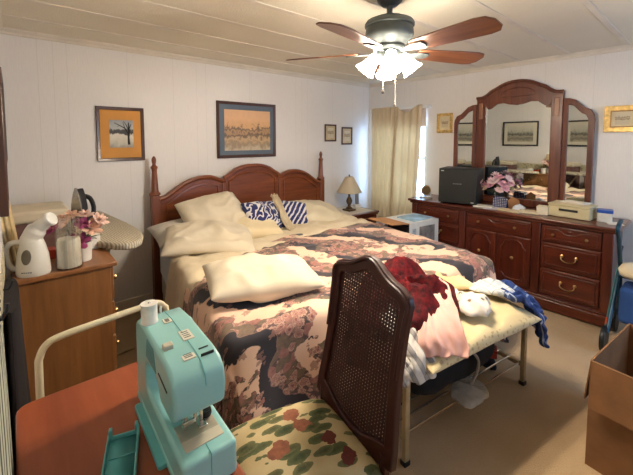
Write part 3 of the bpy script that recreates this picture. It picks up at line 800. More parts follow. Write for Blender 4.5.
def bloom(b, c, r, seed, up=(0, 0, 1), layers=3, np_=6):
    rnd = random.Random(seed); up = Vector(up).normalized(); q = up.to_track_quat('Z', 'Y').to_matrix().to_4x4()
    M = Matrix.Translation(c) @ q
    for L in range(layers):
        rad = r * (1 - .28 * L); n = np_ - L
        for k in range(n):
            a0 = 2 * PI * (k + .5 * L + .2 * rnd.random()) / n; op = .95 - .33 * L + .1 * rnd.random()
            def pf(u, v):
                a = a0 + (u - .5) * 1.25; l = v * rad
                w = (1 - (2 * u - 1) ** 2 * .55 * v)
                ll = l * w
                return M @ Vector((ll * sin(op) * cos(a) * 1.0, ll * sin(op) * sin(a), ll * cos(op) + .12 * rad * (1 - v) * L - .25 * rad * v * v * (1 if L == 0 else -.2)))
            b.grid(pf, 5, 4)
def leaf(b, p, d, w, l, seed):
    d = Vector(d).normalized(); s = d.cross(Vector((0, 0, 1))).normalized(); p = Vector(p)
    def lf(u, v): return p + d * l * v + s * (u - .5) * w * sin(PI * min(1, v * .97 + .02)) + Vector((0, 0, -.25 * l * v * v + .15 * w * abs(u - .5)))
    b.grid(lf, 4, 6)
pot = thing('potted_flowers', 'small white pot of pink and magenta silk flowers on the oak chest', 'flowers', (.262, 2.20, CZ))
MB().lathe([(0, 0), (.038, 0), (.04, .005), (.043, .07), (.045, .082), (.045, .098), (.04, .098), (.038, .075), (0, .07)], 24).build('pot', plain('white_ceramic', (222, 216, 204), .35), pot)
silk = [plain('peach_silk', (226, 178, 150), .75), plain('magenta_silk', (158, 62, 110), .75), plain('blush_silk', (222, 186, 170), .75)]
fl_ = [((.035, -.05, .175), .068, 0, (.2, -.6, .6)), ((.075, -.03, .205), .06, 2, (.5, -.4, .6)), ((-.02, -.06, .115), .062, 1, (-.1, -.8, .4)), ((.02, .0, .235), .05, 2, (0, -.3, 1)), ((-.085, -.02, .215), .06, 0, (-.4, -.5, .7)), ((-.125, -.03, .195), .055, 1, (-.6, -.4, .6)), ((-.045, .0, .24), .05, 0, (-.2, -.4, .9)), ((.0, -.05, .20), .05, 1, (0, -.6, .7))]
gs = plain('leaf_green', (72, 84, 52), .6)
b = MB()
for c, r, mi, up in fl_: b.tube(spline([(0, 0, .07), (c[0] * .4, c[1] * .4, .12), (c[0], c[1], c[2] - .01)], 4), .0022, 5)
b.build('stem', gs, pot)
b = MB()
for k in range(7): leaf(b, (.0, 0, .10), (cos(k * .9), sin(k * .9), .5), .03, .10, k)
b.build('leaf', gs, pot, smooth=180)
for i, (c, r, mi, up) in enumerate(fl_):
    b = MB(); bloom(b, c, r, i, up); b.build('bloom', silk[mi], pot, smooth=180)
o = MB().box(-.045, .045, -.03, .03, 0, .085).build('small_box', plain('white_card', (228, 222, 208), .5), None, (.365 - .04, 2.40, CZ), (0, 0, .2), bevel=.006)
tag(o, 'small white box behind the flower pot on the oak chest', 'box')
o = MB().box(-.06, .06, -.04, .04, 0, .05).build('small_box', plain('orange_red_card', (188, 62, 36), .5), None, (.10, 2.36, CZ), (0, 0, .1), bevel=.004)
tag(o, 'low orange red box behind the steamer on the oak chest', 'box')
# pale slats
for i, (x, y, a) in enumerate(((-.022, 2.215, 3.0), (-.004, 2.235, 4.5), (.012, 2.26, 6))):
    o = MB().prism(rr(-.006, .006, -.019, .019, .004, 2), 0, .36, 'z').build('wooden_slat', plain('pale_pine', (206, 184, 140), .6, 0, .12, 14), None, (x + .0, y, CZ + .001), (R(7), R(-5 + 3 * i * 0), R(-12)), bevel=.002)
    tag(o, ['pale wooden slat nearest the left wall, leaning behind the steamer', 'pale wooden slat, middle of the three leaning behind the steamer', 'pale wooden slat, rightmost of the three leaning behind the steamer'][i], 'slat', 'pale wooden slats leaning on the left wall')

# hamper with cream lid
ham = thing('laundry_hamper', 'tall mauve brown hamper with cream lid in the corner behind the oak chest', 'hamper', (.115, 2.93, 0))
MB().prism(rr(-.135, .135, -.17, .17, .02), .01, .985, 'z').build('hamper_body', fabric('mauve_wicker', (122, 88, 80), (104, 72, 66), 20, .8, 60, .3), ham, bevel=.006)
MB().prism(rr(-.15, .15, -.185, .185, .025), .985, 1.06, 'z').build('lid', plain('cream_lid', (214, 200, 172), .5, 0, .06), ham, bevel=.02, bseg=3)
# ironing board and iron
ib = thing('ironing_board', 'ironing board with grey beige patterned cover pointing its nose past the oak chest', 'ironing board', (.44, 2.78, 0), R(6))
bo = [(-.19, .62), (.19, .62), (.19, .0), (.175, -.25), (.14, -.42), (.085, -.53), (.03, -.575), (-.03, -.575), (-.085, -.53), (-.14, -.42), (-.175, -.25), (-.19, .0)]
bo = [(x * .88, y) for x, y in bo]
def cover_mat():
    t = NT('ironing_cover'); v = t.coord()
    w = t.n('ShaderNodeTexWave', Scale=22.0, Distortion=3.0, Detail=2.0); t.l(v, w.inputs[0])
    t.col(t.ramp(w.outputs['Fac'], [(.2, (150, 140, 120)), (.8, (200, 190, 168))])); t.set(Roughness=.85)
    t.bump(w.outputs['Fac'], .3, .004); return t.m
MB().prism(bo, .865, .905, 'z').build('board', cover_mat(), ib, bevel=.014, bseg=3)
for sy, ey in ((-.22, .40), (.40, -.10)):
    q = MB()
    MB().tube([(-.0, sy, .86), (0.0, ey, .012)], .011, 8).build('leg', M_bench, ib)
    MB().tube([(-.15, ey, .012), (.15, ey, .012)], .011, 8).build('leg_foot', M_bench, ib)
iron = thing('clothes_iron', 'black and silver steam iron standing on its heel on the ironing board', 'iron', (.335, 3.0, .906), R(-62))
sole = [(-.055, .0), (-.058, .06), (-.05, .13), (-.03, .20), (-.008, .25), (.008, .25), (.03, .20), (.05, .13), (.058, .06), (.055, .0)]
MB().prism(sole, -.008, .0, 'y').build('soleplate', plain('polished_sole', (205, 203, 198), .22, .9), iron, bevel=.002)
s2 = [(x * .92, z * .97) for x, z in sole]
MB().prism(s2, .0, .05, 'y').build('iron_body', plain('iron_black', (40, 40, 44), .3), iron, bevel=.016, bseg=3)
MB().tube(spline([(0, .045, .02), (0, .11, .03), (0, .125, .09), (0, .10, .16), (0, .045, .19)], 4), .016, 10).build('handle', plain('iron_black', (40, 40, 44), .3), iron)
MB().box(-.05, .05, -.004, .10, -.001, .012).build('heel', plain('iron_black', (40, 40, 44), .3), iron, bevel=.004)

# clothes hanging on the left wall beside the table
def garment(name, y0, y1, z0, z1, x0, dep, m, label, seed):
    b = MB()
    def gf(u, v):
        a = 2 * PI * u; y = (y0 + y1) / 2 + (y1 - y0) / 2 * cos(a) * (.82 + .18 * v); z = z1 + (z0 - z1) * v
        x = x0 + dep * (.5 + .5 * sin(a)) * (.75 + .25 * v) * (1 + .3 * sin(cos(a) * 9 + seed) * v)
        return Vector((x, y, z + .01 * nz(a, v, seed)))
    b.grid(gf, 40, 14, closed=True)
    c = b.bm; c.verts.ensure_lookup_table(); n = 15
    b.f([c.verts[i * n] for i in range(40)]); b.f([c.verts[i * n + 14] for i in range(40)][::-1])
    return tag(b.build(name, m, smooth=60), label, 'clothing')
garment('coat', 1.46, 1.95, .12, .93, -.047, .06, fabric('black_wool', (36, 30, 34), (24, 20, 24), 6), 'dark coat hanging on the left wall between the table and the oak chest', 1.0)
def gm():
    t = NT('pale_striped_cotton'); v = t.coord('Object', (1, 1, 1), (0, .06, .0))
    w = t.n('ShaderNodeTexWave', Scale=6.0, Distortion=2.0, Detail=1.0, _bands_direction='Y'); t.l(v, w.inputs[0])
    t.col(t.ramp(w.outputs['Fac'], [(.25, (60, 62, 50)), (.4, (150, 152, 128)), (.6, (214, 212, 198)), (.8, (190, 192, 170))])); t.set(Roughness=.85); return t.m
garment('dress', .62, 1.24, .25, 1.12, -.048, .02, gm(), 'pale striped dress hanging on the left wall beside the sewing table', 2.3)
for n_, y_, z_, lb in (('coat_hook', 1.70, .95, 'small dark hook on the left wall holding the dark coat'), ('coat_hook', .93, 1.14, 'small dark hook on the left wall holding the pale striped dress')):
    tag(MB().tube([(-.048, y_, z_), (-.03, y_, z_), (-.022, y_, z_ + .015), (-.02, y_, z_ + .03)], .004, 6).build(n_, M_black), lb, 'hook')

# ------------------------------------------------------------------ pictures
def art_mat(name, stops, sc, glaze=.0, det=5):
    t = NT(name); v = t.coord('Generated'); sp = t.n('ShaderNodeSeparateXYZ'); t.l(v, sp.inputs[0])
    vv = t.coord('Generated', sc)
    f = t.math('ADD', sp.outputs[2], t.math('MULTIPLY', t.math('SUBTRACT', t.noise(vv, 3, det, .6), .5), .55))
    t.col(t.ramp(f, stops)); t.set(Roughness=.6)
    if glaze: t.set(Coat__Weight=glaze, Coat__Roughness=.03)
    return t.m
def flat(name, x0, x1, z0, z1, y, m, parent, label=None):
    b = MB(); b.box(x0, x1, y, y + .002, z0, z1); return b.build(name, m, parent, smooth=0, label=label)
def picture(label, loc, rotz, w, h, fw, fd, fm, mats, matm, art, am, group=None, inner=None, tilt=0):
    p = thing('framed_picture', label, 'picture', loc, rotz, group)
    if tilt: p.rotation_euler = (0, tilt, rotz)
    def rc(a, b_): return [(-a, -b_), (a, -b_), (a, b_), (-a, b_)]
    MB().ring(rc(w / 2, h / 2), rc(w / 2 - fw, h / 2 - fw), -.003, -fd, 'y', din=-fd * .6).build('picture_frame', fm, p, bevel=min(.004, fw * .2), bseg=2)
    if inner: MB().ring(rc(w / 2 - fw + .002, h / 2 - fw + .002), rc(w / 2 - fw - .008, h / 2 - fw - .008), -.004, -fd * .5, 'y').build('inner_slip', inner, p)
    if matm: flat('mat_board', -w / 2 + fw * .8, w / 2 - fw * .8, -h / 2 + fw * .8, h / 2 - fw * .8, -.008, matm, p)
    x0, x1, z0, z1 = art
    a = flat('artwork', x0 * w - w / 2, x1 * w - w / 2, z0 * h - h / 2, z1 * h - h / 2, -.0105, am, p)
    return p, a
YW = YB - .001
p1, a1 = picture('small upright picture of a bare tree in an orange mat, left on the back wall', (.718, YW, 1.545), 0, .366, .46, .027, .022, W_dark, None,
    plain('orange_mat', (206, 144, 66), .7, 0, .03), (.26, .76, .25, .76),
    art_mat('winter_tree_print', [(.0, (150, 146, 136)), (.22, (196, 190, 172)), (.44, (214, 208, 192)), (.52, (58, 56, 54)), (.66, (80, 80, 78)), (.72, (176, 178, 176)), (1, (150, 152, 152))], (1.5, 1, 1.2)))
ki = plain('black_ink', (30, 28, 26), .7)
b = MB()
def stroke(pts, r): b.tube([(x, -.0112, z) for x, z in pts], r, 5)
stroke([(.058, -.09), (.056, -.03), (.062, .03), (.058, .10)], [.010, .008, .007, .004])
stroke([(.058, .0), (.03, .05), (-.01, .075), (-.05, .095)], [.005, .004, .003, .002]); stroke([(.06, .03), (.04, .08), (.02, .11)], [.004, .003, .002])
stroke([(.03, .05), (.015, .10)], [.003, .0015]); stroke([(.06, .04), (.08, .09)], [.004, .002]); stroke([(-.01, .075), (-.03, .06)], [.002, .001])
b.build('inked_tree', ki, a1)
picture('large landscape print in a blue grey mat above the headboard', (1.948, YW, 1.60), 0, .718, .59, .030, .025, W_dark, None,
    plain('blue_grey_mat', (88, 102, 116), .6, 0, .03), (.12, .90, .13, .86),
    art_mat('sepia_townscape_print', [(.0, (196, 178, 150)), (.16, (150, 128, 100)), (.28, (196, 164, 122)), (.38, (92, 74, 58)), (.46, (180, 142, 102)), (.54, (96, 80, 62)), (.60, (210, 164, 116)), (.8, (222, 176, 132)), (1, (214, 170, 130))], (3.5, 1, 2.2), .5))
sm_art = art_mat('small_botanical', [(.0, (206, 194, 166)), (.38, (204, 190, 160)), (.46, (140, 116, 88)), (.56, (196, 178, 146)), (.66, (132, 108, 84)), (.72, (208, 196, 168)), (1, (210, 198, 170))], (2.2, 1, 1.4))
smat = plain('tan_mat', (196, 176, 142), .7)
picture('small brown framed botanical print, the left of the pair above the lamp', (3.182, YW, 1.585), 0, .205, .225, .022, .016, W_dark, None, smat, (.24, .76, .2, .8), sm_art)
picture('small brown framed botanical print, the right of the pair above the lamp', (3.492, YW, 1.548), 0, .205, .24, .022, .016, W_dark, None, smat, (.24, .76, .2, .8), sm_art)
gold = plain('gilt_frame', (214, 180, 112), .38, .6, .2, 40, 60, .3)
gm_ = plain('cream_mat', (218, 204, 168), .7)
XW = XR - .001
picture('small gold framed print between the curtain and the dresser mirror', (XW, 2.205, 1.695), R(-90), .20, .235, .035, .024, gold, None, gm_, (.3, .7, .28, .72), sm_art)
picture('gold framed print on the wall to the right of the dresser mirror', (XW, .575, 1.675), R(-90), .245, .225, .042, .026, gold, None, gm_, (.3, .7, .28, .72), sm_art, inner=plain('dark_gilt', (120, 84, 40), .4, .5))
picture('wide black and grey landscape print hanging on the left wall opposite the dresser', (XL + .001, 2.735, 1.615), R(90), .67, .50, .03, .03, plain('black_frame', (44, 40, 38), .4), None, plain('ivory_mat', (214, 208, 188), .6, 0, .03), (.14, .86, .18, .82),
    art_mat('grey_valley_print', [(.0, (176, 168, 146)), (.2, (120, 116, 104)), (.32, (172, 164, 144)), (.45, (84, 84, 78)), (.55, (150, 148, 134)), (.7, (196, 192, 176)), (1, (206, 202, 186))], (3, 1.5, 2)))
# tall dark framed mirror edge further forward on the left wall
tm = thing('wall_mirror', 'narrow dark framed mirror on the left wall above the steamer', 'mirror', (XL + .002, 1.98, 1.50), R(90))
def arc_rect(w, z0, z1, rise, n=8):
    return [(-w, z0), (w, z0)] + [(w * cos(PI * i / n), z1 + rise * sin(PI * i / n)) for i in range(n + 1)]
MB().ring(arc_rect(.17, -.30, .20, .1), arc_rect(.14, -.27, .20, .07), -.002, -.03, 'y').build('mirror_frame', W_dark, tm, bevel=.004)
def mirror_mat():
    t = NT('mirror_glass'); t.bs.inputs['Base Color'].default_value = (.78, .82, .79, 1); t.set(Metallic=1.0, Roughness=.012); return t.m
M_mirror = mirror_mat()
MB().prism(arc_rect(.145, -.275, .20, .075), -.004, -.009, 'y').build('mirror_glass', M_mirror, tm, smooth=0)

# ------------------------------------------------------------------ nightstand and lamp in the corner
NX0, NX1, NY0, NY1, NZ = 3.00, 3.56, 2.86, 3.36, .585
ns = thing('nightstand', 'dark cherry nightstand in the far corner beside the headboard', 'nightstand', (3.28, 3.11, 0))
bx = lambda x0, x1, y0, y1, z0, z1: MB().box(x0 - 3.28, x1 - 3.28, y0 - 3.11, y1 - 3.11, z0, z1)
bx(NX0 + .03, NX1 - .03, NY0 + .03, NY1, .08, NZ - .035).build('carcass', W_drv, ns, bevel=.004)
b = MB(); b.prism(rr(NX0 - 3.28, NX1 - 3.28, NY0 - 3.11, NY1 - 3.11, .02), NZ - .025, NZ, 'z'); b.build('top', W_dr, ns, bevel=.008, bseg=3)
bx(NX0 + .015, NX1 - .015, NY0 + .012, NY1, NZ - .045, NZ - .025).build('top_moulding', W_dr, ns, bevel=.006)
bx(NX0 + .01, NX1 - .01, NY0 + .01, NY1, 0, .09).build('plinth', W_dr, ns, bevel=.008)
for z0 in (.12, .33):
    d = bx(NX0 + .06, NX1 - .06, NY0 + .012, NY0 + .035, z0, z0 + .18).build('drawer', W_dr, ns, bevel=.006)
    for s in (-1, 1): MB().ball((s * .09, NY0 + .002 - 3.11, z0 + .09), .013, 10).build('knob', M_brass, d)
o = MB().prism(rr(-.245, .245, -.21, .21, .02), 0, .003, 'z').build('table_runner', fabric('pale_runner', (214, 206, 190), (200, 190, 172), 5), None, (3.27, 3.12, NZ + .0005))
tag(o, 'pale cloth runner on the nightstand top under the lamp', 'cloth')
lamp = thing('table_lamp', 'small table lamp with cream coolie shade on the corner nightstand', 'lamp', (3.25, 3.11, NZ + .004))
M_lb = plain('antique_brass_dark', (104, 84, 60), .35, .8, .2, 18)
MB().prism(rr(-.065, .065, -.065, .065, .012), 0, .022, 'z').build('base', M_lb, lamp, bevel=.005)
MB().lathe([(.05, .02), (.042, .035), (.022, .05), (.018, .07), (.034, .10), (.04, .125), (.03, .155), (.016, .18), (.014, .21), (.02, .22), (.012, .235), (.01, .28)], 18).build('stem', M_lb, lamp, smooth=60)
def shade_mat(name, c, em=0):
    t = NT(name); t.col(c); t.set(Roughness=.8)
    tl = t.n('ShaderNodeBsdfTranslucent'); tl.inputs[0].default_value = lin(c)
    mx = t.n('ShaderNodeMixShader'); mx.inputs[0].default_value = .35
    t.l(t.bs.outputs[0], mx.inputs[1]); t.l(tl.outputs[0], mx.inputs[2]); t.l(mx.outputs[0], t.out.inputs[0]); return t.m
MB().lathe([(.162, .235), (.160, .24), (.052, .435), (.050, .435), (.158, .236), (.162, .235)], 28).build('lamp_shade', shade_mat('cream_lampshade', (228, 214, 186)), lamp, smooth=60)
MB().lathe([(.003, .28), (.003, .44), (.009, .445), (.009, .46), (0, .465)], 10).build('finial', M_lb, lamp)
ph = thing('cordless_phone', 'white cordless phone with grey earpiece standing in its cradle beside the lamp', 'phone', (3.52, 3.22, NZ + .001), R(-25))
MB().prism(rr(-.045, .045, -.05, .05, .015), 0, .035, 'z').build('cradle', plain('phone_white', (220, 216, 208), .4), ph, bevel=.008)
MB().prism([(-.012, .03), (.018, .03), (.03, .16), (.022, .185), (.004, .185), (-.004, .16)], -.022, .022, 'x').build('handset', plain('phone_grey', (150, 146, 142), .4), ph, bevel=.006)

# ------------------------------------------------------------------ curtains on the window of the right wall
rod = thing('curtain_rod', 'white curtain rod above the window in the far right corner', 'curtain rod', (XR, 2.845, 1.905))
MB().box(-.095, -.085, -.455, .455, -.014, .014).build('rod', m_vinyl, rod, bevel=.003)
for s in (-1, 1): MB().box(-.095, 0, s * .455 - .004, s * .455 + .004, -.014, .014).build('return', m_vinyl, rod)
def curt_mat():
    t = NT('cream_curtain'); v = t.coord()
    c = t.ramp(t.noise(v, 4, 3), [(.3, (228, 211, 180)), (.7, (236, 221, 192))]); t.col(c); t.set(Roughness=.85)
    t.bump(t.noise(v, 260, 2), .1, .004)
    tl = t.n('ShaderNodeBsdfTranslucent'); t.l(c, tl.inputs[0])
    mx = t.n('ShaderNodeMixShader'); mx.inputs[0].default_value = .35
    t.l(t.bs.outputs[0], mx.inputs[1]); t.l(tl.outputs[0], mx.inputs[2]); t.l(mx.outputs[0], t.out.inputs[0]); return t.m
M_cur = curt_mat()
def curtain(y0, y1, label, n, seed, amp0, amp1, sagf, yb0, yb1, zb=.42):
    b = MB()
    def fn(u, v):
        y = (y0 + (y1 - y0) * u) * (1 - v) + (yb0 + (yb1 - yb0) * u) * v
        a = amp0 + (amp1 - amp0) * v
        x = -.112 - .012 * v + a * sin(2 * PI * n * u + .8 * nz(u * 3, v * 1.5, seed) * (1 + 2 * v)) + .012 * nz(u * 4, v * 3, seed)
        x = min(x, -.078)
        zt = 1.93 - sagf(u)
        return Vector((XR + x, y, zt + (zb + .01 * sin(n * 6 * u) - zt) * v))
    b.grid(fn, 130, 44)
    return tag(b.build('curtain', M_cur, smooth=180, solid=.003), label, 'curtain', None)
curtain(3.25, 2.82, 'left cream curtain panel hanging in straight pleats nearest the corner', 6, 1.0, .016, .022, lambda u: 0, 3.24, 2.86)
curtain(2.87, 2.45, 'right cream curtain panel with sagging top edge beside the dresser', 4, 4.0, .014, .030, lambda u: .085 * sin(PI * min(1, max(0, (u - .1) / .72))) ** 1.3, 2.93, 2.53)
o = MB().box(XR - .03, XR - .026, WY0 + .01, WY1 - .01, 1.66, 1.895).build('roller_blind', fabric('pinkish_shade', (226, 204, 190)), None)
tag(o, 'pinkish roller shade rolled down a little behind the curtain tops', 'window shade')

# ------------------------------------------------------------------ dresser along the right wall
DXF, DY0, DY1, DZ = 3.50, .52, 2.33, .82
dr = thing('dresser', 'long dark cherry dresser with brass pulls along the right wall', 'dresser', (3.72, 1.425, 0))
DM = Matrix.Translation((-3.72, -1.425, 0))
def D(b, name, m=W_dr, parent=None, **k):
    o = b.build(name, m, parent or dr, **k); return o
def dbox(x0, x1, y0, y1, z0, z1): return MB().box(x0, x1, y0, y1, z0, z1, DM)
D(dbox(DXF + .012, 3.955, DY0 + .01, DY1 - .01, .10, DZ - .045), 'carcass', W_drv)
b = MB(); b.prism([(x - 3.72, y - 1.425) for x, y in rr(3.452, 3.955, .475, 2.375, .02)], DZ - .028, DZ, 'z'); D(b, 'dresser_top', bevel=.009, bseg=3)
D(dbox(3.472, 3.955, .497, 2.353, DZ - .05, DZ - .028), 'cornice', bevel=.009, bseg=3)
D(dbox(3.472, 3.955, .497, 2.353, 0.012, .105), 'plinth', bevel=.012, bseg=3)
D(dbox(3.480, 3.955, .505, 2.345, .105, .125), 'plinth_moulding', bevel=.007, bseg=3)
for y in (.55, 1.05, 1.73, 2.30):
    D(dbox(3.488, DXF + .02, y - .033, y + .033, .125, DZ - .05), 'pilaster', W_drv, bevel=.006)
def raised(parent, y0, y1, z0, z1, x, w=.012):
    P = [(x, y0, z0), (x, y1, z0), (x, y1, z1), (x, y0, z1), (x, y0, z0)]
    MB().tube([DM @ Vector(p) for p in P], w, 6).build('panel_moulding', W_dr, parent)
def knob(parent, y, z, x=3.494, r=.012):
    MB().lathe([(.006, 0), (.005, .012), (r, .018), (r * 1.05, .024), (r * .7, .03), (0, .032)], 14, (0, 0, 0), DM @ Matrix.Translation((x, y, z)) @ Matrix.Rotation(R(-90), 4, 'Y')).build('knob', M_brass, parent)
def bail(parent, y, z, x=3.492, w=.05):
    b = MB()
    for s in (-1, 1): b.lathe([(.013, 0), (.013, .004), (.006, .008), (.005, .018), (.009, .022), (0, .026)], 12, (0, 0, 0), DM @ Matrix.Translation((x, y + s * w, z)) @ Matrix.Rotation(R(-90), 4, 'Y'))
    b.tube([DM @ Vector(p) for p in spline([(x - .02, y - w, z), (x - .028, y - w * .98, z - .022), (x - .03, y - w * .5, z - .038), (x - .03, y, z - .042), (x - .03, y + w * .5, z - .038), (x - .028, y + w * .98, z - .022), (x - .02, y + w, z)], 4)], .0045, 7)
    b.build('bail_pull', M_brass, parent)
def dip_panel(parent, y0, y1, z0, z1, x):
    yc = (y0 + y1) / 2
    P = [(y0, z0), (y1, z0), (y1, z1), (yc + .10, z1), (yc + .06, z1 - .012), (yc + .04, z1 - .028), (yc, z1 - .036), (yc - .04, z1 - .028), (yc - .06, z1 - .012), (yc - .10, z1), (y0, z1), (y0, z0)]
    MB().tube([DM @ Vector((x, y, z)) for y, z in P], .006, 6).build('panel_moulding', W_dr, parent)
def drawer(y0, y1, z0, z1, kind):
    d = D(dbox(3.496, DXF + .02, y0, y1, z0, z1), 'drawer', bevel=.008, bseg=3)
    if kind == 'dip':
        dip_panel(d, y0 + .03, y1 - .03, z0 + .028, z1 - .028, 3.495)
        q = (y1 - y0) * .28; yc = (y0 + y1) / 2
        knob(d, yc - q, (z0 + z1) / 2); knob(d, yc + q, (z0 + z1) / 2)
        MB().ball(DM @ Vector((3.494, yc, z1 - .035)), (.006, .022, .012), 10).build('carved_shell', W_dr, d)
    else:
        raised(d, y0 + .028, y1 - .028, z0 + .03, z1 - .03, 3.495, .009)
        bail(d, (y0 + y1) / 2, (z0 + z1) / 2 + .02)
for a, c in ((.59, 1.01), (1.77, 2.26)):
    drawer(a, c, .615, .755, 'dip'); drawer(a, c, .385, .60, 'bail'); drawer(a, c, .145, .37, 'bail')
drawer(1.09, 1.69, .615, .755, 'dip')
for a, c in ((1.09, 1.385), (1.395, 1.69)):
    d = D(dbox(3.496, DXF + .02, a, c, .145, .60), 'door', W_drv, bevel=.008, bseg=3)
    yc, w = (a + c) / 2, (c - a) / 2 - .045
    arch = [(yc - w, .49), (yc - w * .8, .505), (yc - w * .72, .53)] + [(yc + w * .72 * cos(PI - PI * i / 8), .53 + .035 * sin(PI * i / 8)) for i in range(1, 8)] + [(yc + w * .72, .53), (yc + w * .8, .505), (yc + w, .49)]
    base = [(yc + w, .24), (yc + w * .8, .225), (yc + w * .72, .20), (yc, .19), (yc - w * .72, .20), (yc - w * .8, .225), (yc - w, .24), (yc - w, .49)]
    MB().tube([DM @ Vector((3.495, y, z)) for y, z in arch + base], .0095, 6).build('panel_moulding', W_dr, d)
    knob(d, yc, .40, 3.494, .014)

# tri-fold mirror standing on the dresser
mir = thing('dresser_mirror', 'three part cherry mirror with scalloped crest standing on the dresser', 'mirror', (3.925, 1.40, DZ), R(-90))
# local x runs to the right (towards the camera side), local -y faces the room
z0 = .004
hw = .355
b = MB()
for s in (-1, 1):
    MB().box(s * hw - .048, s * hw + .048, -.022, .022, z0, 1.105).build('post', W_mir, mir, bevel=.005)
    MB().box(s * hw - .020, s * hw + .020, -.030, -.02, .90, 1.07).build('post_panel', plain('post_panel_light', (150, 104, 76), .35), mir, bevel=.005)
half = [(-.405, 1.095), (-.405, 1.135), (-.37, 1.135), (-.335, 1.14), (-.29, 1.165), (-.255, 1.195), (-.21, 1.215), (-.145, 1.250), (-.08, 1.270), (0, 1.278)]
topc = half + [(-x, z) for x, z in reversed(half[:-1])]
bot = [(.312, 1.075), (.305, 1.03), (.28, 1.00), (.25, 1.01), (.19, 1.055), (.13, 1.06), (.07, 1.04), (0, 1.03)]
botc = bot + [(-x, z) for x, z in reversed(bot[:-1])]
MB().prism(topc + [(.37, 1.08)] + botc + [(-.37, 1.08)], -.020, .020, 'y').build('crest', W_mir, mir, bevel=.004)
MB().tube(spline([(x, -.024, z - .006) for x, z in topc[1:-1]], 2), .016, 8).build('crest_moulding', W_mir, mir)
ov = [(.16 * cos(2 * PI * i / 24), -.021, 1.16 + .045 * sin(2 * PI * i / 24) + .02 * cos(2 * PI * i / 24) ** 2 * -1) for i in range(25)]
MB().tube(ov, .006, 6).build('carved_panel', W_mir, mir)
MB().box(-hw, hw, -.02, .02, z0, .075).build('bottom_rail', W_mir, mir, bevel=.004)
MB().box(-hw + .03, hw - .03, -.004, .0, .06, 1.10).build('mirror_glass', M_mirror, mir, smooth=0)
MB().box(-hw - .04, hw + .04, .001, .018, .02, 1.10).build('backing', W_mir, mir)
for s in (-1, 1):
    w = thing('wing', '', '', (0, 0, 0)); del w['label']; del w['category']
    w.parent = mir; w.location = (s * (hw + .052), -.004, 0); w.rotation_euler = (0, 0, s * R(-7))
    W_ = .245
    out = [(0, z0), (W_, z0), (W_, .86), (W_ - .005, .90), (W_ - .03, .945), (W_ - .075, .965), (W_ - .10, .99), (W_ - .15, 1.04), (W_ - .2, 1.06), (.0, 1.065)]
    inn = [(.04, .055), (W_ - .045, .055), (W_ - .045, .84), (W_ - .048, .865), (W_ - .065, .90), (W_ - .095, .915), (W_ - .12, .94), (W_ - .16, .985), (W_ - .2, 1.0), (.04, 1.0)]
    MB().ring([(s * x, z) for x, z in out], [(s * x, z) for x, z in inn], .014, -.018, 'y').build('wing_frame', W_mir, w, bevel=.005)
    MB().prism([(s * (x + (.006 if x > .1 else -.006)), z) for x, z in inn], -.003, .006, 'y').build('wing_glass', M_mirror, w, smooth=0)

# ---- things on the dresser
sf = thing('safe', 'black box shaped metal safe with faint marks on the left part of the dresser top', 'safe', (3.695, 1.845, DZ), R(14))
M_safe = plain('black_powder_coat', (22, 25, 25), .5, .1, .08, 30, 200, .05)
MB().box(-.19, .13, -.19, .19, .012, .375).build('body', M_safe, sf, bevel=.008)
MB().box(-.212, -.192, -.188, .188, .014, .373).build('door', M_safe, sf, bevel=.006)
lt = plain('pale_plate', (188, 190, 186), .5)
MB().box(-.214, -.2115, .135, .165, .345, .355).build('name_plate', lt, sf)
MB().box(-.214, -.2115, -.165, -.135, .028, .038).build('name_plate', lt, sf)
b = MB()
for k in range(5): b.box(-.2135, -.2115, .042 - .018 * k - .012, .042 - .018 * k, .212, .224 - .002 * (k % 2))
b.build('emblem', plain('dull_emblem', (120, 122, 120), .5), sf)
for x in (-.16, .10):
    for y in (-.16, .16): MB().lathe([(.015, 0), (.015, .013)], 10, (x, y, 0)).build('foot', M_black, sf)
ck = thing('desk_clock', 'tiny round clock in an arched stand at the left end of the dresser', 'clock', (3.66, 2.26, DZ), R(-30))
MB().lathe([(0, -.012), (.055, -.012), (.06, 0), (.055, .012), (0, .012)], 24, (0, 0, 0), Matrix.Translation((0, 0, .085)) @ Matrix.Rotation(R(90), 4, 'X')).build('clock_case', M_brass, ck)
MB().lathe([(0, 0), (.046, 0), (.046, .002), (0, .002)], 24, (0, 0, 0), Matrix.Translation((0, -.0125, .085)) @ Matrix.Rotation(R(90), 4, 'X')).build('dial', plain('clock_dial', (120, 100, 70), .4), ck)
for s in (-1, 1): MB().tube([(s * .065, 0, 0), (s * .06, 0, .05), (s * .05, 0, .075)], .006, 8).build('stand_post', plain('stand_white', (205, 205, 200), .4), ck)
MB().box(-.075, .075, -.025, .025, 0, .010).build('stand_base', plain('stand_white', (205, 205, 200), .4), ck, bevel=.003)
vs = thing('flower_vase', 'clear glass vase of pink silk roses in front of the dresser mirror', 'vase', (3.79, 1.52, DZ))
MB().lathe([(0, 0), (.032, 0), (.036, .01), (.028, .06), (.03, .10), (.042, .14), (.039, .14), (.026, .09), (.03, .02), (0, .015)], 22).build('glass', M_clear, vs, smooth=60)
rose = [plain('pink_silk', (236, 178, 194), .7), plain('pale_pink_silk', (242, 212, 214), .7), plain('cream_rose', (226, 200, 170), .7)]
rf = [((-.02, .10, .20), .05, 0), ((-.03, -.07, .215), .06, 0), ((-.05, .01, .24), .062, 1), ((.0, -.02, .28), .055, 0), ((-.06, -.05, .16), .045, 1), ((-.05, .075, .17), .05, 2), ((.02, -.12, .23), .045, 0), ((-.03, .15, .175), .04, 2), ((.0, .06, .255), .045, 0), ((-.02, -.12, .28), .045, 1), ((-.07, .03, .2), .05, 0), ((-.06, .13, .22), .045, 1), ((-.05, -.10, .18), .048, 0), ((.01, .02, .31), .045, 1)]
b = MB()
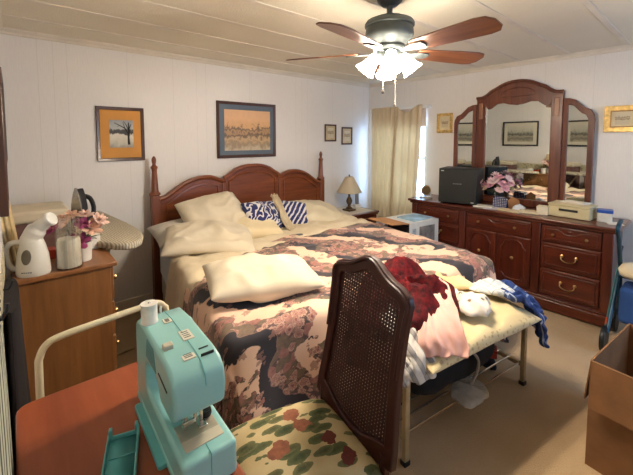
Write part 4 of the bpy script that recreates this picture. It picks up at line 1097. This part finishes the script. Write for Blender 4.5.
for c, r, mi in rf: b.tube(spline([(0, 0, .02), (c[0] * .3, c[1] * .2, .12), (c[0], c[1], c[2] - .015)], 4), .0022, 5)
b.build('stem', gs, vs)
b = MB()
for k in range(8): leaf(b, (0, 0, .14), (cos(k * .8), sin(k * .8), .4), .035, .11, k)
b.build('leaf', plain('dark_leaf', (70, 84, 58), .6), vs, smooth=180)
for i, (c, r, mi) in enumerate(rf):
    b = MB(); bloom(b, c, r * 1.25, i + 20, (c[0] - .06, c[1] * 2, .22), 3, 7); b.build('rose', rose[mi], vs, smooth=180)
def dots_mat():
    t = NT('navy_polka_dot'); v = t.coord('Object', (1, 62, 62), (0, 0, 0))
    fr = t.n('ShaderNodeVectorMath', _operation='FRACTION'); t.l(v, fr.inputs[0])
    sb = t.n('ShaderNodeVectorMath', _operation='SUBTRACT'); t.l(fr.outputs[0], sb.inputs[0]); sb.inputs[1].default_value = (0, .5, .5)
    ml = t.n('ShaderNodeVectorMath', _operation='MULTIPLY'); t.l(sb.outputs[0], ml.inputs[0]); ml.inputs[1].default_value = (0, 1, 1)
    ln = t.n('ShaderNodeVectorMath', _operation='LENGTH'); t.l(ml.outputs[0], ln.inputs[0])
    t.col(t.mix(t.math('LESS_THAN', ln.outputs['Value'], .22), (26, 32, 78), (226, 226, 230))); t.set(Roughness=.5); return t.m
gb = MB(); gb.prism([(-.065, 0), (.065, 0), (.065, .08), (.045, .115), (-.05, .10), (-.065, .07)], -.03, .03, 'x')
o = gb.build('gift_bag', dots_mat(), None, (3.66, 1.425, DZ + .001), (0, 0, R(8)), bevel=.006); tag(o, 'navy polka dot gift bag in front of the vase', 'gift bag')
o = MB().prism([(-.07, 0), (.06, 0), (.075, .045), (.01, .125), (-.05, .10)], -.004, .004, 'x').build('paper_bag', plain('kraft_paper', (176, 128, 84), .8), None, (3.71, 1.325, DZ + .003), (0, R(-22), R(14)), bevel=.002); tag(o, 'brown kraft paper bag leaning behind the polka dot gift bag', 'paper bag')
o = MB().prism([(-.05, 0), (.06, 0), (.05, .04), (.0, .065), (-.05, .035)], -.02, .02, 'x').build('tissue', fabric('white_tissue', (222, 226, 234)), None, (3.64, 1.245, DZ + .001), (0, 0, .2), bevel=.006); tag(o, 'crumpled white tissue beside the polka dot gift bag', 'tissue')
pw = plain('white_paper', (224, 218, 204), .7, 0, .03); pc_ = plain('cream_paper', (214, 196, 160), .7, 0, .05); pg = plain('lavender_paper', (198, 190, 196), .7, 0, .03)
for i, (x, y, w, h, a, m, t_, lb) in enumerate(((3.59, 1.56, .13, .17, 10, pw, .012, 'white paper stack lying beside the black safe'), (3.57, 1.44, .10, .22, 35, pg, .006, 'lavender envelope lying at an angle in front of the vase'), (3.55, 1.29, .09, .20, -8, pc_, .014, 'cream envelopes lying at the front edge of the dresser below the gift bag'), (3.60, 1.15, .10, .15, 14, pc_, .022, 'cream booklet lying on the dresser right of the gift bag'))):
    o = MB().box(-w / 2, w / 2, -h / 2, h / 2, 0, t_).build('paper', m, None, (x, y, DZ + .001), (0, 0, R(a)), bevel=.001); tag(o, lb, 'paper')
o = MB().box(-.05, .05, -.045, .045, 0, .075).build('small_box', plain('ivory_card', (226, 216, 190), .6), None, (3.64, 1.045, DZ + .001), (0, 0, R(6)), bevel=.004); tag(o, 'small ivory box left of the beige cassette case on the dresser', 'box')
cs = thing('storage_case', 'beige plastic case with dark slot handle on the right part of the dresser', 'case', (3.70, .84, DZ), R(-4))
M_case = plain('beige_case', (206, 194, 154), .45, 0, .04, 5)
MB().box(-.10, .10, -.155, .155, .002, .098).build('case_body', M_case, cs, bevel=.010, bseg=3)
MB().box(-.102, .102, -.157, .157, .098, .118).build('lid', M_case, cs, bevel=.006)
MB().box(-.104, -.098, -.07, .07, .058, .078).build('slot_handle', M_black, cs, bevel=.003, label='dark slot handle')
for i, (a, w, h, dx, dy, lb) in enumerate(((8, .17, .26, .0, .0, 'cream paper lying on the beige case, bottom of its pile'), (-14, .14, .19, .01, -.02, 'white paper lying on the beige case, top of its pile'))):
    o = MB().box(-w / 2, w / 2, -h / 2, h / 2, 0, .006 + .004 * i).build('paper', (pc_, pw)[i], None, (3.70 + dx, .84 + dy, DZ + .119 + .0065 * i), (0, 0, R(a)), bevel=.001); tag(o, lb, 'paper')
tub = thing('plastic_tub', 'small white tub with blue lid at the right end of the dresser', 'tub', (3.70, .615, DZ), R(10))
MB().prism(rr(-.05, .05, -.05, .05, .012), 0, .075, 'z').build('tub_body', plain('white_tub', (220, 216, 204), .4), tub, bevel=.004)
MB().prism(rr(-.054, .054, -.054, .054, .014), .075, .10, 'z').build('lid', plain('blue_lid', (44, 84, 170), .35), tub, bevel=.004)
o = MB().box(-.06, .06, -.05, .05, 0, .002).build('paper', pw, None, (3.66, .545, DZ + .001), (0, 0, .4)); tag(o, 'loose white slip of paper at the very right end of the dresser', 'paper')

# ------------------------------------------------------------------ cartons between bed and dresser
ct = thing('open_carton', 'open white carton with picture panel and raised brown flap between the bed and dresser', 'carton', (2.90, 1.96, 0), R(-8))
M_ctn = plain('white_carton', (212, 212, 208), .6, 0, .05, 9)
M_krf = plain('brown_cardboard', (176, 128, 82), .85, 0, .08, 12)
A, B_, H_ = .43, .34, .68
b = MB(); b.box(0, A, 0, .006, 0, H_); b.box(0, A, B_ - .006, B_, 0, H_); b.box(A - .006, A, .006, B_ - .006, 0, H_); b.box(0, A, .006, B_ - .006, 0, .006); b.box(0, A, 0.006, B_ - .006, H_ - .006, H_)
b.build('carton_shell', M_ctn, ct, smooth=0)
mf = Matrix.Translation((0, 0, H_)) @ Matrix.Rotation(R(5), 4, 'Y')
MB().box(-.24, 0, 0, B_, -.006, 0, mf).build('flap', M_krf, ct, smooth=0, label='brown cardboard flap')
MB().box(.02, A - .03, .02, B_ - .02, .01, H_ - .03).build('interior_shade', plain('dark_interior_shade', (46, 40, 38), .8), ct, label='dark block standing for the shaded inside')  # dark block gives the shade seen through the carton's open end
MB().box(.14, .37, -.002, 0, .36, .63).build('picture_panel', plain('grey_print', (124, 120, 118), .5, 0, .25, 14), ct, label='grey printed picture panel')
b = MB(); b.box(.04, .09, -.002, 0, .42, .62); b.build('printed_text', plain('pale_print', (160, 170, 176), .5, 0, .3, 40), ct)
MB().box(.10, .40, .03, .25, H_, H_ + .012, Matrix.Rotation(R(3), 4, 'Z')).build('flyer', plain('blue_white_print', (150, 184, 204), .5, 0, .2, 12), ct)
lb_ = MB().box(-.15, .15, -.12, .12, 0, .50).build('carton', plain('white_carton', (212, 212, 208), .6), None, (2.99, 2.66, 0), (0, 0, R(-8)), bevel=.004); tag(lb_, 'plain white carton standing between the nightstand and the bed', 'carton')
tj = thing('bottle', 'small white bottle with round blue cap on the plain white carton', 'bottle', (2.97, 2.60, .501))
MB().lathe([(.03, 0), (.032, .004), (.032, .05), (.014, .062), (.014, .07)], 16).build('bottle_body', plain('white_plastic', (225, 222, 214), .4), tj)
MB().lathe([(.018, .066), (.02, .07), (.02, .09), (.016, .096), (0, .097)], 16).build('cap', plain('blue_lid', (44, 84, 170), .35), tj)
heap('bag', (2.98, 1.74, 0), .10, .11, .47, fabric('red_fabric', (176, 28, 32), (140, 18, 24), 5), 'bright red fabric bundle standing by the open carton at the bed edge', 'bag', 31.0, 0, lambda x, y: 0.0, .6, rag=.08)

# ------------------------------------------------------------------ walker and cane at the right end of the dresser
wk = thing('rollator', 'dark rollator walker with cream seat and blue bag past the right end of the dresser', 'walker', (3.32, .25, 0), R(90))
M_blu = plain('teal_blue_paint', (28, 70, 92), .35, .3, .1, 9)
for s in (-1, 1):
    MB().tube(spline([(s * .22, -.2, .14), (s * .21, -.12, .48), (s * .20, .08, .78), (s * .20, .16, .88), (s * .20, .06, .92)], 5), .014, 10).build('side_frame', M_blu, wk)
    MB().tube([(s * .21, -.06, .52), (s * .22, .20, .14)], .013, 10).build('leg', M_blu, wk)
    for y in (-.2, .2):
        mw = Matrix.Translation((s * .235, y, .09)) @ Matrix.Rotation(R(90), 4, 'Y')
        b = MB(); b.lathe([(.065, -.014), (.086, -.014), (.09, -.008), (.09, .008), (.086, .014), (.065, .014), (.065, -.014)], 24, (0, 0, 0), mw)
        wh = b.build('wheel', M_black, wk)
        b = MB()
        for k in range(5): b.box(-.006, .006, -.066, .066, -.006, .006, mw @ Matrix.Rotation(k * PI / 5, 4, 'Z'))
        b.build('spokes', plain('grey_spokes', (120, 126, 130), .4, .4), wh)
MB().tube([(-.21, -.02, .50), (.21, -.02, .50)], .013, 10).build('crossbar', M_blu, wk)
b = MB()
def seatp(u, v):
    a = 2 * PI * u; x = 2 * v - 1; e = (1 - abs(x) ** 6) ** .5
    return Vector((x * .21, -.0 + .13 * cos(a) * e, .56 + .055 * sin(a) * e))
b.grid(seatp, 20, 20, closed=True); b.build('seat', F_cream2, wk, smooth=180)
b = MB(); b.prism(rr(-.18, .18, -.10, .12, .03), .20, .46, 'z'); b.build('storage_bag', fabric('blue_bag', (44, 84, 150), (30, 60, 116), 5), wk, bevel=.03, bseg=3)
cn = thing('walking_cane', 'slim teal walking cane with orange band leaning at the right end of the dresser', 'cane', (3.36, .545, 0))
cz = [Vector((0, -.02, .0)), Vector((.06, -.08, .60))]
MB().tube([cz[0], cz[1]], .0085, 8).build('shaft', plain('teal_cane', (96, 160, 166), .3, .2), cn)
MB().tube([cz[0].lerp(cz[1], .16), cz[0].lerp(cz[1], .25)], .0095, 8).build('band', plain('orange_band', (222, 88, 44), .4), cn, label='orange band')
MB().tube([cz[1], cz[1] + Vector((.01, .0, .06)), cz[1] + Vector((.05, .0, .09))], .011, 8).build('handle', M_black, cn)

# ------------------------------------------------------------------ cardboard box in the right foreground
cb = thing('cardboard_box', 'large open brown cardboard box on the carpet in the right foreground', 'box', (1.945, .345, 0), R(-6))
M_cb = plain('foreground_cardboard', (132, 92, 56), .85, 0, .1, 7, 60, .08)
A, B_, H_ = .56, .50, .50
for nm, q in (('side_panel', (0, .006, -B_, 0)), ('side_panel', (A - .006, A, -B_, 0)), ('side_panel', (.006, A - .006, -.006, 0)), ('side_panel', (.006, A - .006, -B_, -B_ + .006))):
    MB().box(*q, 0, H_).build(nm, M_cb, cb, smooth=0)
MB().box(.006, A - .006, -B_ + .006, -.006, 0, .006).build('bottom_panel', M_cb, cb)
mf = Matrix.Translation((0, 0, H_)) @ Matrix.Rotation(R(-97), 4, 'Y') @ Matrix.Rotation(0, 4, 'X')
MB().box(0, .21, -B_ + .01, -.01, -.0055, 0, Matrix.Translation((-.001, 0, H_)) @ Matrix.Rotation(R(96), 4, 'Y') ).build('flap', M_cb, cb, smooth=0)
MB().box(.01, A - .01, 0, .20, -.0055, 0, Matrix.Translation((0, .001, H_)) @ Matrix.Rotation(R(-84), 4, 'X')).build('flap', M_cb, cb, smooth=0)

# ------------------------------------------------------------------ ceiling fan with light kit
FC = (1.60, 1.235)
fan = thing('ceiling_fan', 'five blade pewter ceiling fan with lit glass shades over the bed', 'ceiling fan', (*FC, ZC - .32))
T0 = .32
MB().lathe([(0, T0), (.075, T0), (.075, T0 - .012), (.066, T0 - .04), (.04, T0 - .062), (0, T0 - .062)], 28).build('canopy', M_pewter, fan, smooth=50)
MB().lathe([(.016, T0 - .06), (.016, .17)], 12).build('downrod', M_pewter, fan)
MB().lathe([(0, .205), (.05, .205), (.09, .19), (.125, .175), (.135, .16), (.135, .148), (.125, .142), (.128, .13), (.132, .10), (.122, .08), (.10, .062), (.085, .045), (.09, .03), (.085, .02), (0, .018)], 36).build('motor_housing', M_pewter, fan, smooth=40)
W_bl = wood('blade_walnut', (88, 50, 32), (136, 88, 60), 0, .35, 6, .3)
bo = [(.17, -.045), (.20, -.055), (.40, -.070), (.54, -.076), (.585, -.066), (.61, -.03), (.61, .03), (.585, .066), (.54, .076), (.40, .070), (.20, .055), (.17, .045)]
for k in range(5):
    a = R(48 + 72 * k)
    mk = Matrix.Rotation(a, 4, 'Z')
    mb = mk @ Matrix.Translation((0, 0, .012)) @ Matrix.Rotation(R(-13), 4, 'X')
    # the blade's own matrix keeps its grain running along the blade
    bl_ = MB().prism(bo, -.004, .004, 'z').build('blade', W_bl, fan, bevel=.002); bl_.matrix_local = mb
    b = MB(); b.prism([(.085, -.012), (.13, -.016), (.17, -.034), (.235, -.03), (.245, 0), (.235, .03), (.17, .034), (.13, .016), (.085, .012)], -.012, -.005, 'z')
    ir = b.build('blade_iron', M_pewter, bl_, bevel=.002)
MB().lathe([(0, .02), (.05, .02), (.06, .0), (.062, -.03), (.05, -.055), (.03, -.07), (.012, -.08), (0, -.082)], 24).build('light_fitter', M_pewter, fan, smooth=50)
def lit_glass():
    t = NT('lit_frosted_glass'); t.col((245, 235, 215)); t.set(Roughness=.4)
    t.bs.inputs['Emission Color'].default_value = (1, .88, .71, 1); t.set(Emission__Strength=38.0); return t.m
M_lit = lit_glass()
def bulb_mat():
    t = NT('lit_bulb'); t.bs.inputs['Emission Color'].default_value = (1, .86, .66, 1); t.set(Emission__Strength=24.0); return t.m
M_bulb = bulb_mat()
cam_az = math.atan2(-FC[1], -FC[0])
for k in range(4):
    a = cam_az + R(8) + k * PI / 2
    ms = Matrix.Rotation(a, 4, 'Z') @ Matrix.Translation((.06, 0, .0)) @ Matrix.Rotation(R(-38), 4, 'Y') @ Matrix.Rotation(PI, 4, 'X')
    MB().tube([ms @ Vector((0, 0, -.03)), ms @ Vector((0, 0, .02))], .014, 10).build('lamp_arm', M_pewter, fan)
    MB().lathe([(.018, .01), (.026, .014), (.030, .03), (.034, .06), (.044, .09), (.054, .112), (.058, .119), (.055, .119), (.042, .092), (.031, .06), (.027, .03), (.018, .016)], 22, (0, 0, 0), ms).build('lamp_shade', M_lit, fan, smooth=60)
    MB().ball((0, 0, .07), (.022, .022, .028), 12, ms).build('bulb', M_bulb, fan)
    ld = bpy.data.lights.new('fan_bulb_light', 'SPOT'); ld.energy = 15; ld.color = (1, .86, .69); ld.shadow_soft_size = .035
    ld.spot_size = R(168); ld.spot_blend = .35
    lo = bpy.data.objects.new('fan_bulb_light', ld); C.objects.link(lo)
    wm = Matrix.Translation((*FC, ZC - .32)) @ ms
    lo.location = wm @ Vector((0, 0, .128))
    d = (wm.to_3x3() @ Vector((0, 0, 1)))
    lo.rotation_euler = d.to_track_quat('-Z', 'Y').to_euler()
for x, y, l in ((.02, -.03, .20), (-.025, .02, .12)):
    MB().tube([(x, y, -.07), (x, y, -.07 - l)], .0018, 6).build('pull_chain', plain('chain_white', (225, 220, 205), .4, .5), fan)
    MB().lathe([(0, -.02), (.007, -.016), (.008, -.004), (.004, .006), (0, .008)], 12, (x, y, -.07 - l - .008)).build('chain_knob', plain('dark_knob', (52, 44, 40), .4), fan)

# ------------------------------------------------------------------ daylight, camera
w = bpy.data.worlds.new('sky'); bpy.context.scene.world = w; w.use_nodes = True
bg = w.node_tree.nodes['Background']; bg.inputs[0].default_value = (.40, .63, 1.0, 1); bg.inputs[1].default_value = 5.5
for nm, loc, rot, sx, sy, e in (('daylight_window_right', (XR + .16, (WY0 + WY1) / 2, (WZ0 + WZ1) / 2), (0, R(90), 0), WZ1 - WZ0, WY1 - WY0, 10), ('fill_window_portal', ((FX0 + FX1) / 2, YF - .16, (FZ0 + FZ1) / 2), (R(90), 0, 0), FX1 - FX0, FZ1 - FZ0, 22)):  # front portal belongs to the added unseen window
    ld = bpy.data.lights.new(nm, 'AREA'); ld.shape = 'RECTANGLE'; ld.size = sx; ld.size_y = sy; ld.energy = e; ld.color = (.62, .80, 1)
    ld.cycles.is_portal = True
    lo = bpy.data.objects.new(nm, ld); C.objects.link(lo); lo.location = loc; lo.rotation_euler = rot

sc = bpy.context.scene
cd = bpy.data.cameras.new('camera'); co = bpy.data.objects.new('camera', cd); C.objects.link(co)
co.location = (0, 0, 1.5); co.rotation_euler = (R(90 - 3.9), 0, R(-40.9))
cd.sensor_width = 36; cd.lens = 36 * 352 / 633; cd.shift_y = -(237.5 - 163.4) / 633; cd.clip_start = .01
sc.camera = co
sc.view_settings.view_transform = 'Standard'; sc.view_settings.look = 'None'; sc.view_settings.gamma = 1
sc.view_settings.exposure = 0.9
sc.view_settings.use_curve_mapping = False
try:
    sc.cycles.use_denoising = True; sc.cycles.max_bounces = 8; sc.cycles.transparent_max_bounces = 16
    sc.cycles.sample_clamp_indirect = 6
except Exception: pass
